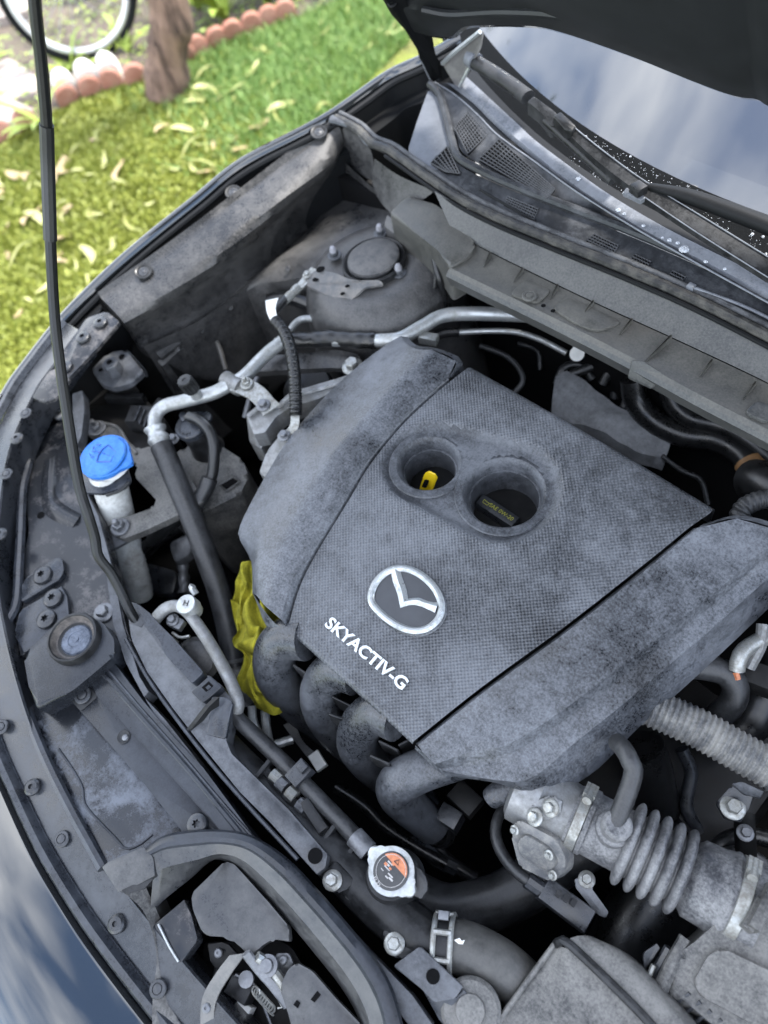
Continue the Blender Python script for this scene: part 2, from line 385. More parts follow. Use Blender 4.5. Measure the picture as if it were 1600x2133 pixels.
# gutter between the fender edge and the trim
gut = off_rows(ED, [(-sgn * .014, -.02), (-sgn * .02, -.05), (-sgn * .05, -.055), (-sgn * .05, -.3)])
mk('gutter', rawloft(gut), m_rub, car, 40)
se = off_rows(ED[:iF + 22], [(-sgn * .026, -.012)])[0]
mk('weatherstrip', tube([se[i] for i in range(0, len(se), 4)], .0058, 8), m_rub, car)
# the far side of the car, mirrored, closes the bay
mir = lambda rs: [[V((-p.x, p.y, p.z)) for p in r] for r in rs]
mk('fender', rawloft(mir(fr)), m_paintb, car, 50)
# bay: floor, firewall, side walls
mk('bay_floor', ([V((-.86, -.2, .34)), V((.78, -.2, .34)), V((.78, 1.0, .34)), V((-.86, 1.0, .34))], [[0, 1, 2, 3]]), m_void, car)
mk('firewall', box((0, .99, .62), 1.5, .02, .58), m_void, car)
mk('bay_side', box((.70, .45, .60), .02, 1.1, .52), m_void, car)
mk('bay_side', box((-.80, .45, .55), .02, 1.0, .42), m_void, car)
# plastic fender apron with its three clips
apr = [[(203, 609, .928), (330, 520, .943), (430, 446, .957), (560, 346, .972), (640, 286, .987), (692, 248, .997)],
       [(212, 622, .918), (340, 535, .933), (440, 460, .948), (565, 360, .963), (650, 297, .978), (700, 258, .988)],
       [(222, 632, .917), (350, 548, .932), (450, 474, .946), (575, 375, .961), (660, 308, .976), (708, 266, .986)],
       [(255, 668, .905), (385, 588, .918), (490, 505, .932), (600, 412, .946), (685, 340, .956), (716, 290, .965)],
       [(268, 690, .875), (398, 612, .885), (508, 525, .895), (612, 430, .905), (692, 362, .915), (720, 315, .93)],
       [(282, 712, .84), (410, 645, .84), (528, 556, .84), (630, 462, .85), (700, 392, .86), (724, 345, .87)],
       [(300, 724, .825), (425, 668, .815), (545, 575, .812), (645, 480, .822), (708, 412, .84), (726, 372, .85)]]
fa = mk('fender_apron', loft([PP(r) for r in apr], 40, 3, .03, smooth_across=True), m_brown, car, 40); fa['label'] = 'dusty brown-grey plastic apron along the fender'
for x, y, z in ((300, 567, .932), (487, 402, .958), (665, 277, .989)):
    p = P(x, y, z)
    mk('clip_recess', lathe([(.0155, .0015), (.0145, .0035), (.012, .0025), (.0105, -.001), (0, -.0015)], p, (.25, -.1, 1), 20), m_black, fa); fast('clip', p + UP * .0005, .0085, m_clip, fa, (.25, -.1, 1))
# inner apron wall, shelf and rail towards the strut tower
iw = [[(300, 722, .84), (425, 662, .83), (545, 570, .83), (645, 475, .84), (708, 405, .855), (760, 350, .88)],
      [(322, 745, .805), (432, 672, .80), (505, 600, .815), (570, 545, .835), (650, 485, .85), (735, 425, .865), (800, 400, .88)],
      [(330, 754, .797), (440, 668, .802), (508, 598, .822), (575, 545, .848), (660, 500, .87), (740, 455, .88), (810, 430, .885)],
      [(338, 762, .79), (450, 676, .795), (512, 612, .815), (560, 586, .835), (610, 582, .855), (680, 580, .872), (740, 545, .88), (820, 480, .885)]]
inner = mk('inner_fender', loft([PP(r) for r in iw], 44, 5, .26, smooth_across=True, bump=lambda p, u, v: p + UP * (.004 * math.sin(u * 22 + v * 6) * v)), m_brown, car, 40); inner['label'] = 'dirt-stained inner fender panel beside the strut tower'
mk('seam_rail', tube(PP([(330, 742, .806), (440, 655, .812), (500, 605, .815), (545, 585, .815), (600, 575, .82)]), .009, 8), m_brown, car)
mk('body_wall', loft([PP([(250, 700, .80), (330, 745, .80), (420, 790, .72), (560, 800, .62)]), PP([(190, 780, .76), (290, 820, .70), (400, 880, .60), (560, 880, .52)]), PP([(250, 950, .42), (330, 960, .42), (430, 960, .42), (600, 940, .42)])], 20, 3), m_dark, car)
# strut tower
tc_ = P(778, 552, .90)
tower = mk('strut_tower', lathe([(.062, -.002), (.075, 0), (.10, -.003), (.118, -.014), (.132, -.04), (.140, -.08), (.146, -.13), (.155, -.2), (.16, -.32)], tc_, (-.05, -.04, 1), 48), m_brown, car, 40); tower['label'] = 'dusty domed strut tower with round black cap'
cp = mk('strut_cap', lathe([(.0555, -.004), (.0555, .004), (.052, .0065), (.049, .004), (.046, .001), (.0455, .006), (.040, .0095), (.02, .011), (0, .0115)], tc_ + V((-.001, .004, .004)), (-.05, -.04, 1), 40), m_black, tower)
mk('strut_cap_disc', lathe([(.0445, 0), (.044, .004), (.038, .008), (.02, .0095), (0, .010)], tc_ + V((-.001, .004, .0105)), (-.05, -.04, 1), 40), dusty('cap_grey', G(.04), (.10, .097, .095, 1), .55, 25), tower)
for x, y in ((697, 533), (793, 487), (832, 570)):
    p = P(x, y, .902)
    fast('nut', p, .0125, m_grey, tower, name='nut'); mk('stud_cap', lathe([(.0065, .004), (.006, .014), (.004, .019), (0, .020)], p, UP, 12), dusty('pale_cap', (.22, .22, .24, 1), (.13, .125, .12, 1), .4, 50), tower)
bk = mk('tower_bracket', plate(PP([(632, 592, 0.8970), (656, 560, 0.9120), (700, 568, 0.9170), (735, 585, 0.9170), (790, 583, 0.9170), (800, 592, 0.9120), (760, 598, 0.9120), (752, 606, 0.9070), (722, 634, 0.8920), (680, 615, 0.8920)]), .004, .001), dusty('tower_steel', G(.08), (.16, .15, .14, 1), .5, 20, metal=.3), tower)
for x, y, r, z in ((658, 583, .006, 0.9045), (724, 597, .004, 0.9085), (714, 613, .0042, 0.9015), (668, 562, .008, 0.9135)): mk('hole', lathe([(r, .0012), (r * .9, .0016), (0, .0016)], P(x, y, z), (-.1, 0, 1), 14), m_void, bk)
mk('brace_tube', tube(PP([(560, 625, .82), (610, 622, .83), (680, 650, .83), (740, 672, .82), (800, 675, .81), (870, 655, .80), (905, 625, .80)]), .012, 10), m_hosed, car)
for pts, r in (([(700, 610, .885), (740, 640, .868), (800, 655, .86), (860, 640, .865)], .005),):
    mk('pressed_ridge', tube(PP(pts), r, 8, 30, flat=.5), m_brown, car, 60)
for x, y, z in ((480, 640, .812), (420, 688, .805), (370, 728, .80), (600, 560, .86)): fast('rivet', P(x, y, z), .006, m_brown, car, (.3, -.4, 1), name='weld_spot')
# metal flange by the hood hinge and the plate below it
mk('hinge_flange', tube(PP([(690, 248, 1.0), (725, 258, .998), (752, 275, .995), (768, 295, .992), (785, 303, .992), (820, 316, .99)]), .0085, 10, flat=.7), m_grey, car)
mk('corner_plate', plate(PP([(712, 262, .99), (745, 275, .985), (775, 315, .97), (782, 372, .94), (760, 365, .92), (722, 335, .92)]), .006), m_brown, car)
mk('inner_corner', loft([PP([(720, 340, .93), (790, 400, .92), (870, 440, .91)]), PP([(725, 400, .87), (780, 430, .87), (850, 470, .87)]), PP([(745, 450, .84), (800, 470, .85), (850, 500, .86)])], 14, 3, .05, True), m_brown, car)
# ---- cowl: ribbed ledge, wall, seal
xs = [930, 1000, 1150, 1300, 1450, 1600, 1750, 1950]
def on(xsl, ys, z): return [P(x, y, zz if isinstance(zz, float) else z) for x, y, zz in zip(xsl, ys, z if isinstance(z, list) else [float(z)] * len(xsl))]
front = on([932, 1000, 1150, 1300, 1450, 1600, 1800], [566, 600, 673, 750, 832, 910, 1015], .955)
front_in = on([938, 1000, 1150, 1300, 1450, 1600, 1800], [558, 588, 660, 736, 818, 895, 1000], .960)
mid_r = on([960, 1040, 1180, 1320, 1470, 1600, 1800], [540, 580, 648, 716, 790, 855, 955], .958)
back = on([992, 1080, 1230, 1380, 1530, 1600, 1800], [512, 556, 628, 696, 766, 800, 900], .962)
cow = thing('cowl_ledge', 'long grey-brown ribbed metal ledge under the windscreen cowl', 'cowl', P(1250, 690, .95))
led = mk('ledge', loft([front, front_in, mid_r, back], 60, 2, .012), m_ledge, cow, 30)
led_lip = mk('lip', loft([front, [p + V((0, -.004, -.006)) for p in front], [p + V((0, .004, -.03)) for p in front]], 50, 1), m_cowl, cow, 30)
for i, (fx, fy, bx_, by) in enumerate(((1008, 556, 1022, 534), (1070, 588, 1090, 566), (1145, 624, 1162, 601), (1213, 657, 1236, 634), (1290, 697, 1316, 672), (1345, 752, 1396, 712), (1458, 785, 1482, 756), (1548, 832, 1572, 803))):
    a, b = P(fx, fy, .960), P(bx_, by, .961)
    hgt = .009 if i != 5 else .014
    mk('rib', ([a + V((-.0012, 0, 0)), a + V((.0012, 0, 0)), b + V((.0016, 0, 0)), b + V((-.0016, 0, 0)), b + V((.0012, 0, hgt)), b + V((-.0012, 0, hgt)), a + V((0, 0, .001))], [[1, 2, 4, 6], [0, 6, 5, 3], [2, 3, 5, 4], [0, 1, 6]]), m_ledge, cow, 20)
mk('step_plate', plate(PP([(1150, 640), (1186, 618), (1300, 672), (1240, 690), (1190, 668)], .9625), .004, .001), m_ledge, cow)
mk('step_plate', plate(PP([(1060, 612), (1120, 632), (1150, 605), (1095, 580)], .9625), .003, .001), m_ledge, cow)
fast('clip', P(1103, 618, .964), .011, m_ledge, cow)
for x, y in ((1132, 637), (1152, 648)): mk('hole', lathe([(.0035, .0005), (.003, .001), (0, .001)], P(x, y, .9635), UP, 12), m_void, cow)
mk('slot_bracket', plate(PP([(1316, 750, .962), (1338, 752, .962), (1378, 775, .962), (1368, 800, .945), (1356, 806, .938), (1308, 784, .94)]), .004, .001, .06), m_cowl, cow)
mk('slot_bracket', plate(PP([(1550, 858), (1578, 832), (1620, 850), (1600, 880)], .964), .006, .002), m_cowl, cow)
wall_b = [p + V((0, 0, .0005)) for p in on([960, 992, 1080, 1230, 1380, 1530, 1600, 1800], [497, 511, 554, 626, 694, 764, 798, 898], .962)]
wall_t = on([905, 960, 1060, 1210, 1360, 1500, 1600, 1800], [398, 430, 478, 535, 596, 660, 710, 815], .992)
mk('wall', loft([wall_b, on([940, 985, 1075, 1225, 1375, 1522, 1600, 1800], [478, 503, 543, 613, 680, 748, 785, 885], .966), wall_t], 60, 2), m_cowl, cow, 50)
# left end: step block of the cowl by the strut tower
mk('end_block', plate(PP([(808, 442, .962), (850, 404, .97), (912, 428, .972), (968, 482, .97), (992, 508, .968), (978, 532, .966), (936, 557, .964), (915, 524, .963), (865, 484, .962)]), .07, .009, .12, bs=3), m_ledge, cow, 40)
mk('end_step', plate(PP([(806, 446, .93), (865, 488, .93), (915, 530, .93), (930, 560, .93), (900, 548, .92), (850, 510, .92), (800, 470, .92)]), .06, .006, .12), m_brown, cow)
mk('end_wall', loft([PP([(780, 330, .99), (830, 365, .985), (905, 398, .985)]), PP([(775, 380, .95), (815, 415, .945), (850, 440, .94)]), PP([(780, 400, .93), (800, 430, .925), (850, 480, .92)])], 14, 2), m_brown, cow)
seal = thing('cowl_seal', 'long ribbed rubber weather seal along the rear edge of the bay', 'seal', P(1200, 515, .99))
sealp = PP([(700, 246, .999), (745, 270, .997), (775, 298, .996), (810, 312, .996), (850, 340, .995), (900, 375, .994), (960, 415, .994), (1040, 455, .995), (1150, 500, .996), (1300, 560, .997), (1450, 625, .997), (1600, 700, .998), (1800, 805, .998)])
mk('bead', tube(sealp, .0075, 10, 110, rf=lambda u, s: 1 + .05 * math.sin(s * 420)), dusty('seal_rubber', G(.014), (.07, .067, .06, 1), .46, 20), seal)
mk('lip', tube([p + V((0, .011, .004)) for p in sealp], .004, 8, 90), dusty('seal_light', G(.03), G(.085), .5, 30), seal)
mk('channel', tube([p + V((0, -.010, -.005)) for p in sealp[3:]], .0035, 8, 90), m_rub, seal)
# ---- cowl grille panel
grl = thing('cowl_grille', 'black plastic cowl panel with mesh vents below the windscreen', 'cowl grille', P(1100, 400, .99))
c0 = on([850, 905, 965, 1045, 1155, 1305, 1455, 1600, 1800], [325, 365, 405, 447, 492, 552, 617, 690, 795], .996)
c1 = on([935, 948, 975, 1040, 1150, 1300, 1450, 1600, 1800], [305, 335, 355, 385, 430, 487, 552, 622, 720], 1.006)
c2 = on([940, 953, 984, 1048, 1158, 1308, 1458, 1600, 1800], [290, 325, 346, 377, 421, 478, 542, 610, 708], 1.012)
c3 = on([946, 960, 992, 1056, 1165, 1315, 1465, 1600, 1800], [275, 313, 338, 370, 412, 470, 533, 600, 698], 1.010)
c4 = on([905, 950, 995, 1040, 1120, 1200, 1325, 1470, 1600, 1800], [172, 200, 240, 285, 342, 400, 478, 560, 632, 745], 1.022)
mk('lower_panel', loft([c0, c1], 50, 2), m_cowlb, grl)
c3b = [P(905, 190, 1.02)] + c3
mk('upper_panel', loft([c3b, c4], 50, 3), m_cowlb, grl)
mk('ridge', tube([P(895, 175, 1.024), P(915, 195, 1.022), P(928, 235, 1.018), P(940, 285, 1.013)] + c2[1:], .0065, 8, 100), m_cowlb, grl)
mk('side_panel', plate(PP([(893, 185, 1.018), (912, 205, 1.016), (926, 245, 1.012), (936, 300, 1.006), (955, 360, 1.002), (900, 352, .998), (848, 318, .998), (868, 255, 1.005)]), .02, .002, .1), m_cowls, grl)
mk('edge_bead', tube([p + UP * .001 for p in c4], .0012, 6, 100), m_strip, grl)
# mesh vents: lattice bars over a near-black sheet that paints the openings' shade
def vent(q, nu, nv, nm='vent'):
    q = [V(p) for p in q]; f = lambda u, v: q[0].lerp(q[1], u).lerp(q[3].lerp(q[2], u), v)
    shade_sheet = mk(nm, plate([p + UP * .0012 for p in q], .003, 0, 0), m_void, grl)
    b = []
    for i in range(nu + 1):
        b.append(tube([f(i / nu, 0) + UP * .0022, f(i / nu, 1) + UP * .0022], .0011, 4, smooth=False))
    for j in range(nv + 1):
        b.append(tube([f(0, j / nv) + UP * .0022, f(1, j / nv) + UP * .0022], .0011, 4, smooth=False))
    tag(mk('mesh', join(*b), m_cowlb, shade_sheet), kind='stuff')
vent(PP([(975, 236, 1.018), (1016, 282, 1.018), (975, 322, 1.0135), (947, 268, 1.0165)]), 9, 9)
vent(PP([(1040, 292, 1.0215), (1156, 396, 1.019), (1140, 416, 1.0145), (998, 334, 1.0135)]), 18, 8)
vent(PP([(932, 308, 1.0075), (958, 364, 1.0045), (928, 360, 1.0015), (898, 342, 1.0)]), 8, 5)
vent(PP([(1058, 412, 1.0025), (1122, 438, 1.0025), (1112, 460, .999), (1050, 428, 1.0)]), 11, 4)
vent(PP([(1238, 490, 1.0015), (1288, 514, 1.001), (1276, 534, .9985), (1218, 506, .999)]), 9, 4)
vent(PP([(1322, 532, .9995), (1356, 548, .9995), (1344, 564, .998), (1308, 546, .998)]), 6, 3)
vent(PP([(1400, 566, .9995), (1428, 580, .9995), (1418, 590, .998), (1392, 578, .998)]), 5, 2)
# grey channel strip and rubber next to the glass
s0 = on([930, 985, 1020, 1060, 1130, 1215, 1335, 1480, 1600, 1800], [172, 215, 250, 287, 345, 405, 482, 560, 628, 740], 1.018)
s1 = on([960, 1000, 1055, 1095, 1160, 1240, 1355, 1490, 1600, 1800], [178, 215, 270, 304, 358, 415, 486, 556, 612, 715], 1.024)
s2 = on([972, 1010, 1075, 1115, 1185, 1265, 1375, 1500, 1600, 1800], [160, 195, 255, 292, 345, 402, 468, 532, 580, 680], 1.028)
s3 = on([985, 1030, 1090, 1150, 1225, 1300, 1400, 1510, 1600, 1800], [140, 180, 228, 285, 345, 395, 450, 508, 552, 650], 1.027)
mk('gutter', loft([c4, s0], 50, 1), m_rub, grl)
mk('channel_strip', loft([s0, s1], 50, 1), dusty('strip_low', G(.09, 1.15), G(.13, 1.12), .4, 8, r0=.25, r1=.5), grl)
mk('channel_strip', loft([s1, s2], 50, 2), m_strip, grl)
mk('glass_seal', loft([s2, s3], 50, 1), m_rub, grl)
wire = mk('washer_tube', tube(PP([(1000, 395, 1.006), (1060, 430, 1.003), (1115, 460, 1.0)]), .002, 6), m_rub, grl)
mk('washer_tube', tube(PP([(1440, 597, 1.004), (1480, 612, 1.004), (1540, 634, 1.003), (1600, 662, 1.002), (1700, 715, 1.0)]), .0022, 6), m_strip, grl)
mk('clip', box(P(1440, 597, 1.004), .01, .008, .008), m_strip, grl)
# ---- windscreen
wz = lambda y, x: 1.025 + (y - 1.14 + .18 * x * x) * .60
def wp(x, t): return V((x, 1.056 + .5 * x * x * (1 - .45 * min(1, max(0, t))) + t * .914, 1.0215 + t * .407))
def wgrid(x0, x1, y0, y1, n=40, m=14, dz=0):
    vs_ = [wp(x0 + (x1 - x0) * i / (n - 1), y0 + (y1 - y0) * j / (m - 1)) + UP * dz for j in range(m) for i in range(n)]
    return vs_, [[j * n + i, j * n + i + 1, (j + 1) * n + i + 1, (j + 1) * n + i] for j in range(m - 1) for i in range(n - 1)]
mg, nt, b = base('windscreen_glass'); L = nt.links.new
b.inputs['Base Color'].default_value = (.01, .011, .012, 1); b.inputs['Roughness'].default_value = .05; b.inputs['IOR'].default_value = 1.95; b.inputs['Coat Weight'].default_value = .5; b.inputs['Coat IOR'].default_value = 1.5; b.inputs['Coat Roughness'].default_value = .02
tr = N(nt, 'ShaderNodeBsdfTransparent'); ms = N(nt, 'ShaderNodeMixShader'); ms.inputs[0].default_value = .93; tr.inputs[0].default_value = (.55, .6, .62, 1)
L(tr.outputs[0], ms.inputs[1]); L(b.outputs[0], ms.inputs[2]); L(ms.outputs[0], nt.nodes['Material Output'].inputs[0])
YF = .064
glass = mk('windscreen', wgrid(-.70, .70, YF, 1.0), mg, car, 60)
mfr = plain('glass_frit', (.004, .0045, .005), .7, spec=.06, noise=.4, sc=700, bump=.6)
frit = mk('black_border', wgrid(-.70, .70, -.012, YF + .001, 40, 6, .0006), mfr, glass)
mk('dashboard', loft([[V((-.7, 1.25, .98)), V((.7, 1.25, .98))], [V((-.7, 1.7, 1.03)), V((.7, 1.7, 1.03))], [V((-.7, 1.85, .8)), V((.7, 1.85, .8))]], 6, 2), m_inner, car)
mk('roof', loft([[wp(x, .995) for x in (-.7, -.35, 0, .35, .7)], [wp(x, 1.08) + UP * .01 for x in (-.7, -.35, 0, .35, .7)], [V((x, 3.2, 1.58)) for x in (-.66, -.33, 0, .33, .66)]], 12, 3), m_paintb, car)
for sx in (-1, 1):
    mk('pillar', tube([wp(sx * .71, -.01) + V((sx * .02, 0, 0)), wp(sx * .71, .5) + V((sx * .01, 0, 0)), wp(sx * .70, 1.03)], .03, 10), m_paintb, car)
    mk('body_side', box((sx * .66, 2.5, .62), .12, 2.2, .76, bev=.04), m_paintb, car)
# water drops on the border and strip
dm, nt, b = base('water'); b.inputs['Base Color'].default_value = (.8, .82, .85, 1); b.inputs['Roughness'].default_value = .03; b.inputs['Transmission Weight'].default_value = .75; b.inputs['IOR'].default_value = 1.33
dr = []
rd = random.Random(3)
for i in range(520):
    x = rd.uniform(-.26, .12); y = rd.uniform(.012, .062); p = wp(x, y) + UP * .001; r = rd.choice([.0004, .0005, .0006, .0008]) if i > 12 else rd.uniform(.0014, .0026)
    dr.append(lathe([(r, 0), (r * .8, r * .35), (r * .4, r * .55), (0, r * .6)], p, (0, -.5, .86), 7))
tag(mk('water_drops', join(*dr), dm, glass), kind='stuff')
dr = []
for x, y, r in ((1395, 500, .0035), (1425, 519, .007), (1412, 506, .003), (1288, 437, .004), (1300, 445, .003), (1205, 372, .004), (1380, 495, .002), (1470, 545, .003), (1510, 560, .0025), (1340, 470, .0025)):
    dr.append(lathe([(r, 0), (r * .8, r * .25), (r * .4, r * .38), (0, r * .42)], P(x, y, 1.0275), UP, 10))
tag(mk('water_drops', join(*dr), dm, grl), kind='stuff')
# ---- corner trim at the pillar foot and the hinge arm
trim = mk('pillar_trim', plate(PP([(922, 135, 1.05), (967, 95, 1.09), (1008, 62, 1.12), (1002, 100, 1.10), (985, 130, 1.07), (955, 184, 1.02), (948, 178, 1.02)]), .012, .002, .08, down=(-.5, .6, -.5)), dusty('trim_grey', (.09, .087, .087, 1), (.16, .155, .15, 1), .5, 14), car)
mk('trim_bead', tube(PP([(922, 132, 1.055), (945, 110, 1.08), (967, 92, 1.095), (1000, 66, 1.12)]), .004, 6), m_chrome, trim)
mk('trim_edge', tube(PP([(958, 180, 1.025), (972, 152, 1.05), (978, 140, 1.06)]), .003, 6), m_chrome, trim)
# ---- hood
hd0 = V((0, -.5, .866))
hl = PP([(862, 66, 1.135), (905, 76, 1.13), (940, 76, 1.13), (962, 58, 1.15), (1000, 53, 1.165), (1080, 53, 1.175), (1150, 62, 1.18), (1300, 112, 1.195), (1450, 172, 1.2), (1530, 200, 1.2), (1578, 206, 1.2)])
hl = hl + [V((-p.x, p.y, p.z)) for p in reversed(hl)]
def hrow(s, gx=0, oy=0): return [p + hd0 * s + V((p.x * gx, oy, -oy)) for p in hl]
hood = mk('hood', loft([hrow(0), hrow(.012, .0, -.004), hrow(.05, .02, -.012), hrow(.07, .03, -.004), hrow(.5, .2, .0), hrow(1.2, .16, .0)], 110, 1), m_inner, car, 30)
hood['label'] = 'underside of the raised black bonnet'
mk('hood_skin', loft([hrow(0), hrow(.004, 0, .010), hrow(.05, .02, .016), hrow(.5, .2, .04), hrow(1.15, .16, .03), hrow(1.2, .16, 0)], 90, 2), m_paintb, hood, 60)
hole = mk('hood_recess', plate(PP([(1282, -14, 1.27), (1384, -10, 1.27), (1374, 74, 1.225), (1368, 76, 1.225), (1290, 34, 1.235), (1282, 18, 1.245)]), .004, .001, .06, down=(0, .86, .5)), plain('recess_shade', (.002, .002, .002), .3), hood)  # near-black plate: the recess shade is put into its colour
mk('recess_frame', tube(PP([(1280, -14, 1.268), (1280, 20, 1.243), (1290, 37, 1.233), (1370, 79, 1.222), (1377, 70, 1.226), (1387, -10, 1.268)]), .0025, 6), m_inner, hole)
mk('hood_crease', tube(PP([(880, 20, 1.19), (940, 30, 1.185), (1050, 25, 1.20), (1180, 35, 1.215), (1300, 80, 1.22), (1450, 140, 1.22), (1600, 180, 1.22)]), .006, 8), m_inner, hood)
hinge = mk('hood_hinge', plate(PP([(806, -40, 1.24), (828, -30, 1.235), (850, 30, 1.17), (878, 45, 1.15), (893, 65, 1.12), (901, 110, 1.07), (914, 135, 1.045), (916, 160, 1.02), (901, 175, 1.015), (874, 125, 1.045), (868, 90, 1.075), (846, 65, 1.115), (815, 30, 1.17), (786, -20, 1.23)]), .005, .0015, .12, down=(.6, .6, -.4)), m_rub, car); hinge['label'] = 'black steel bonnet hinge arm'
for x, y, z in ((862, 48, 1.14), (818, 5, 1.2)): fast('bolt', P(x, y, z), .008, m_rub, hinge, (.2, -.5, .8))
mk('hinge_edge', tube(PP([(877, 122, 1.048), (888, 148, 1.032), (900, 172, 1.018)]), .002, 5), m_grey, hinge)
# ---- hood prop rod
pr = [(287, 1298, .815), (272, 1275, .83), (258, 1245, .84), (232, 1195, .868), (205, 1158, .895), (198, 1120, .915), (183, 1070, .945), (170, 1030, .962), (160, 985, .985), (146, 900, 1.03), (128, 780, 1.085), (114, 660, 1.14), (105, 500, 1.22), (100, 350, 1.29), (97, 260, 1.335), (86, 130, 1.395), (72, 0, 1.45)]
pv = PP(pr); d_ = (pv[-1] - pv[-4]).normalized(); pv.append(pv[-1] + d_ * .14); pv.append(pv[-1] + d_ * .22)
rod = thing('hood_prop', 'thin black metal rod propping the bonnet up', 'prop rod', pv[0])
mk('rod', tube(pv, [.0072, .0072, .0068, .0066, .0066, .0066], 10, 160), plain('rod_black', (.006, .0065, .007), .4, spec=.35, noise=.3, sc=90), rod)
mk('grip', tube([p for p in pv[12:15]], .0082, 10), plain('rod_grip', (.01, .011, .012), .5), rod)
mk('pivot_clip', box(pv[0] + V((.002, .004, .0)), .022, .018, .016, (1, .4, 0)), m_clip, rod)
# ------------------------------------------------------------------ front trim band with its clips
ft = thing('bumper_edge_trim', 'curved dark grey plastic trim band with push clips behind the bumper edge', 'trim', P(150, 1750, .80))
fb = ED[iF - 10:jF + 10]
rows = off_rows(fb, [(-sgn * .011, -.012), (-sgn * .0125, .004), (-sgn * .016, .008), (-sgn * .024, .009), (-sgn * .028, .004), (-sgn * .030, .001), (-sgn * .033, .003)])
mk('lip', rawloft(rows), m_trim, ft, 40)
rows = off_rows(fb, [(-sgn * .033, .002), (-sgn * .036, .0045), (-sgn * .074, .010), (-sgn * .077, .0115), (-sgn * .0795, .009), (-sgn * .0805, -.05)])
mk('band', rawloft(rows), dusty('band_plastic', G(.008, 1.3), G(.04, 1.2), .38, 12, .2, .22, .5, off=8, spec=.5), ft, 40)
for x, y, k in ((55, 862, 'clip'), (36, 914, 'rivet'), (15, 988, 'clip'), (2, 1113, 'rivet'), (4, 1515, 'clip'), (68, 1640, 'rivet'), (130, 1748, 'clip'), (243, 1925, 'rivet'), (330, 2060, 'clip')):
    p = P(x, y, .80)
    q = min(range(len(fb)), key=lambda i: (rows[1][i].lerp(rows[2][i], .5).xy - p.xy).length)
    c = rows[1][q].lerp(rows[2][q], .5)
    for _ in range(4): p = P(x, y, c.z + .0005)
    fast(k, p, .0105 if k == 'clip' else .0115, m_clip, ft)
# ------------------------------------------------------------------ radiator shield
sh = thing('radiator_shield', 'water-stained black plastic cover over the radiator support', 'cover', P(300, 1600, .80))
mk('lower_panel', plate(PP([(60, 1470), (140, 1436), (210, 1500), (300, 1610), (395, 1740), (330, 1765), (220, 1812), (160, 1705), (108, 1590)], .800), .03, .003, .05), m_stain, sh)
mk('inner_step', tube(PP([(122, 1560), (150, 1600), (172, 1640), (180, 1680), (240, 1745), (262, 1768), (290, 1760), (318, 1738)], .8005), .0016, 6), m_shield, sh)
s1p = mk('middle_panel', plate(PP([(136, 1447), (180, 1412), (204, 1449), (349, 1600), (468, 1738), (388, 1742), (300, 1632)], .809), .02, .002, .05), m_shield, sh)
s2p = mk('upper_panel', plate(PP([(183, 1410), (232, 1372), (300, 1462), (367, 1540), (424, 1600), (517, 1726), (565, 1785), (470, 1740), (349, 1601), (202, 1450)], .816), .03, .004, .05), m_shield, sh)
mk('panel_ridge', tube(PP([(214, 1402), (300, 1500), (395, 1607), (500, 1735)], .8165), .0035, 6, flat=.5), m_shield, sh)
mk('step_edge', tube(PP([(222, 1392), (300, 1483), (380, 1574), (470, 1680), (525, 1742)], .8165), .002, 6, flat=.6), m_trim, sh)
mk('clip_base', plate(PP([(143, 1450), (178, 1423), (205, 1450), (168, 1482)], .8105), .004, .001, .08), m_black, sh); fast('clip', P(174, 1449, .811), .0125, m_clip, sh)
mk('hole', lathe([(.0085, .0004), (.0095, .0012), (.0085, .0016), (.0075, .0008), (0, -.0002)], P(258, 1535, .8095), UP, 20), m_black, sh); mk('ball_stud', lathe([(.0045, 0), (.0042, .003), (.0025, .0045), (0, .005)], P(262, 1537, .810), UP, 12), m_bolt, sh)
fast('screw', P(412, 1717, .8165), .0135, m_clip, sh)
# cup mount
cb = mk('mount_housing', plate(PP([(48, 1362), (110, 1306), (140, 1283), (180, 1280), (216, 1298), (238, 1332), (238, 1366), (196, 1402), (150, 1440), (72, 1478), (60, 1430)], .834), .04, .008, .12, bs=3), m_shield, sh)
pc = P(158, 1333, .835)
mk('bump_stop_cup', lathe([(.0385, -.002), (.038, .009), (.0365, .0125), (.034, .013), (.0325, .0115), (.031, .004), (.029, .0015), (0, .001)], pc, UP, 40, caps=False), m_black, sh)
mk('cup_wall', lathe([(.0323, .0112), (.0308, .0045), (.0285, .002), (.026, .0016)], pc, UP, 40, caps=False), dusty('cup_rubber', (.05, .045, .042, 1), (.14, .125, .11, 1), .5, 30), sh)
mk('cup_floor', lathe([(.0235, .001), (.021, .0035), (.012, .0042), (.011, .003), (.004, .003), (.004, .005), (0, .005)], pc + V((.002, .001, 0)), UP, 30), dusty('cup_floor', G(.05, 1.4), G(.13, 1.3), .5, 40, r0=.25, r1=.5), sh)
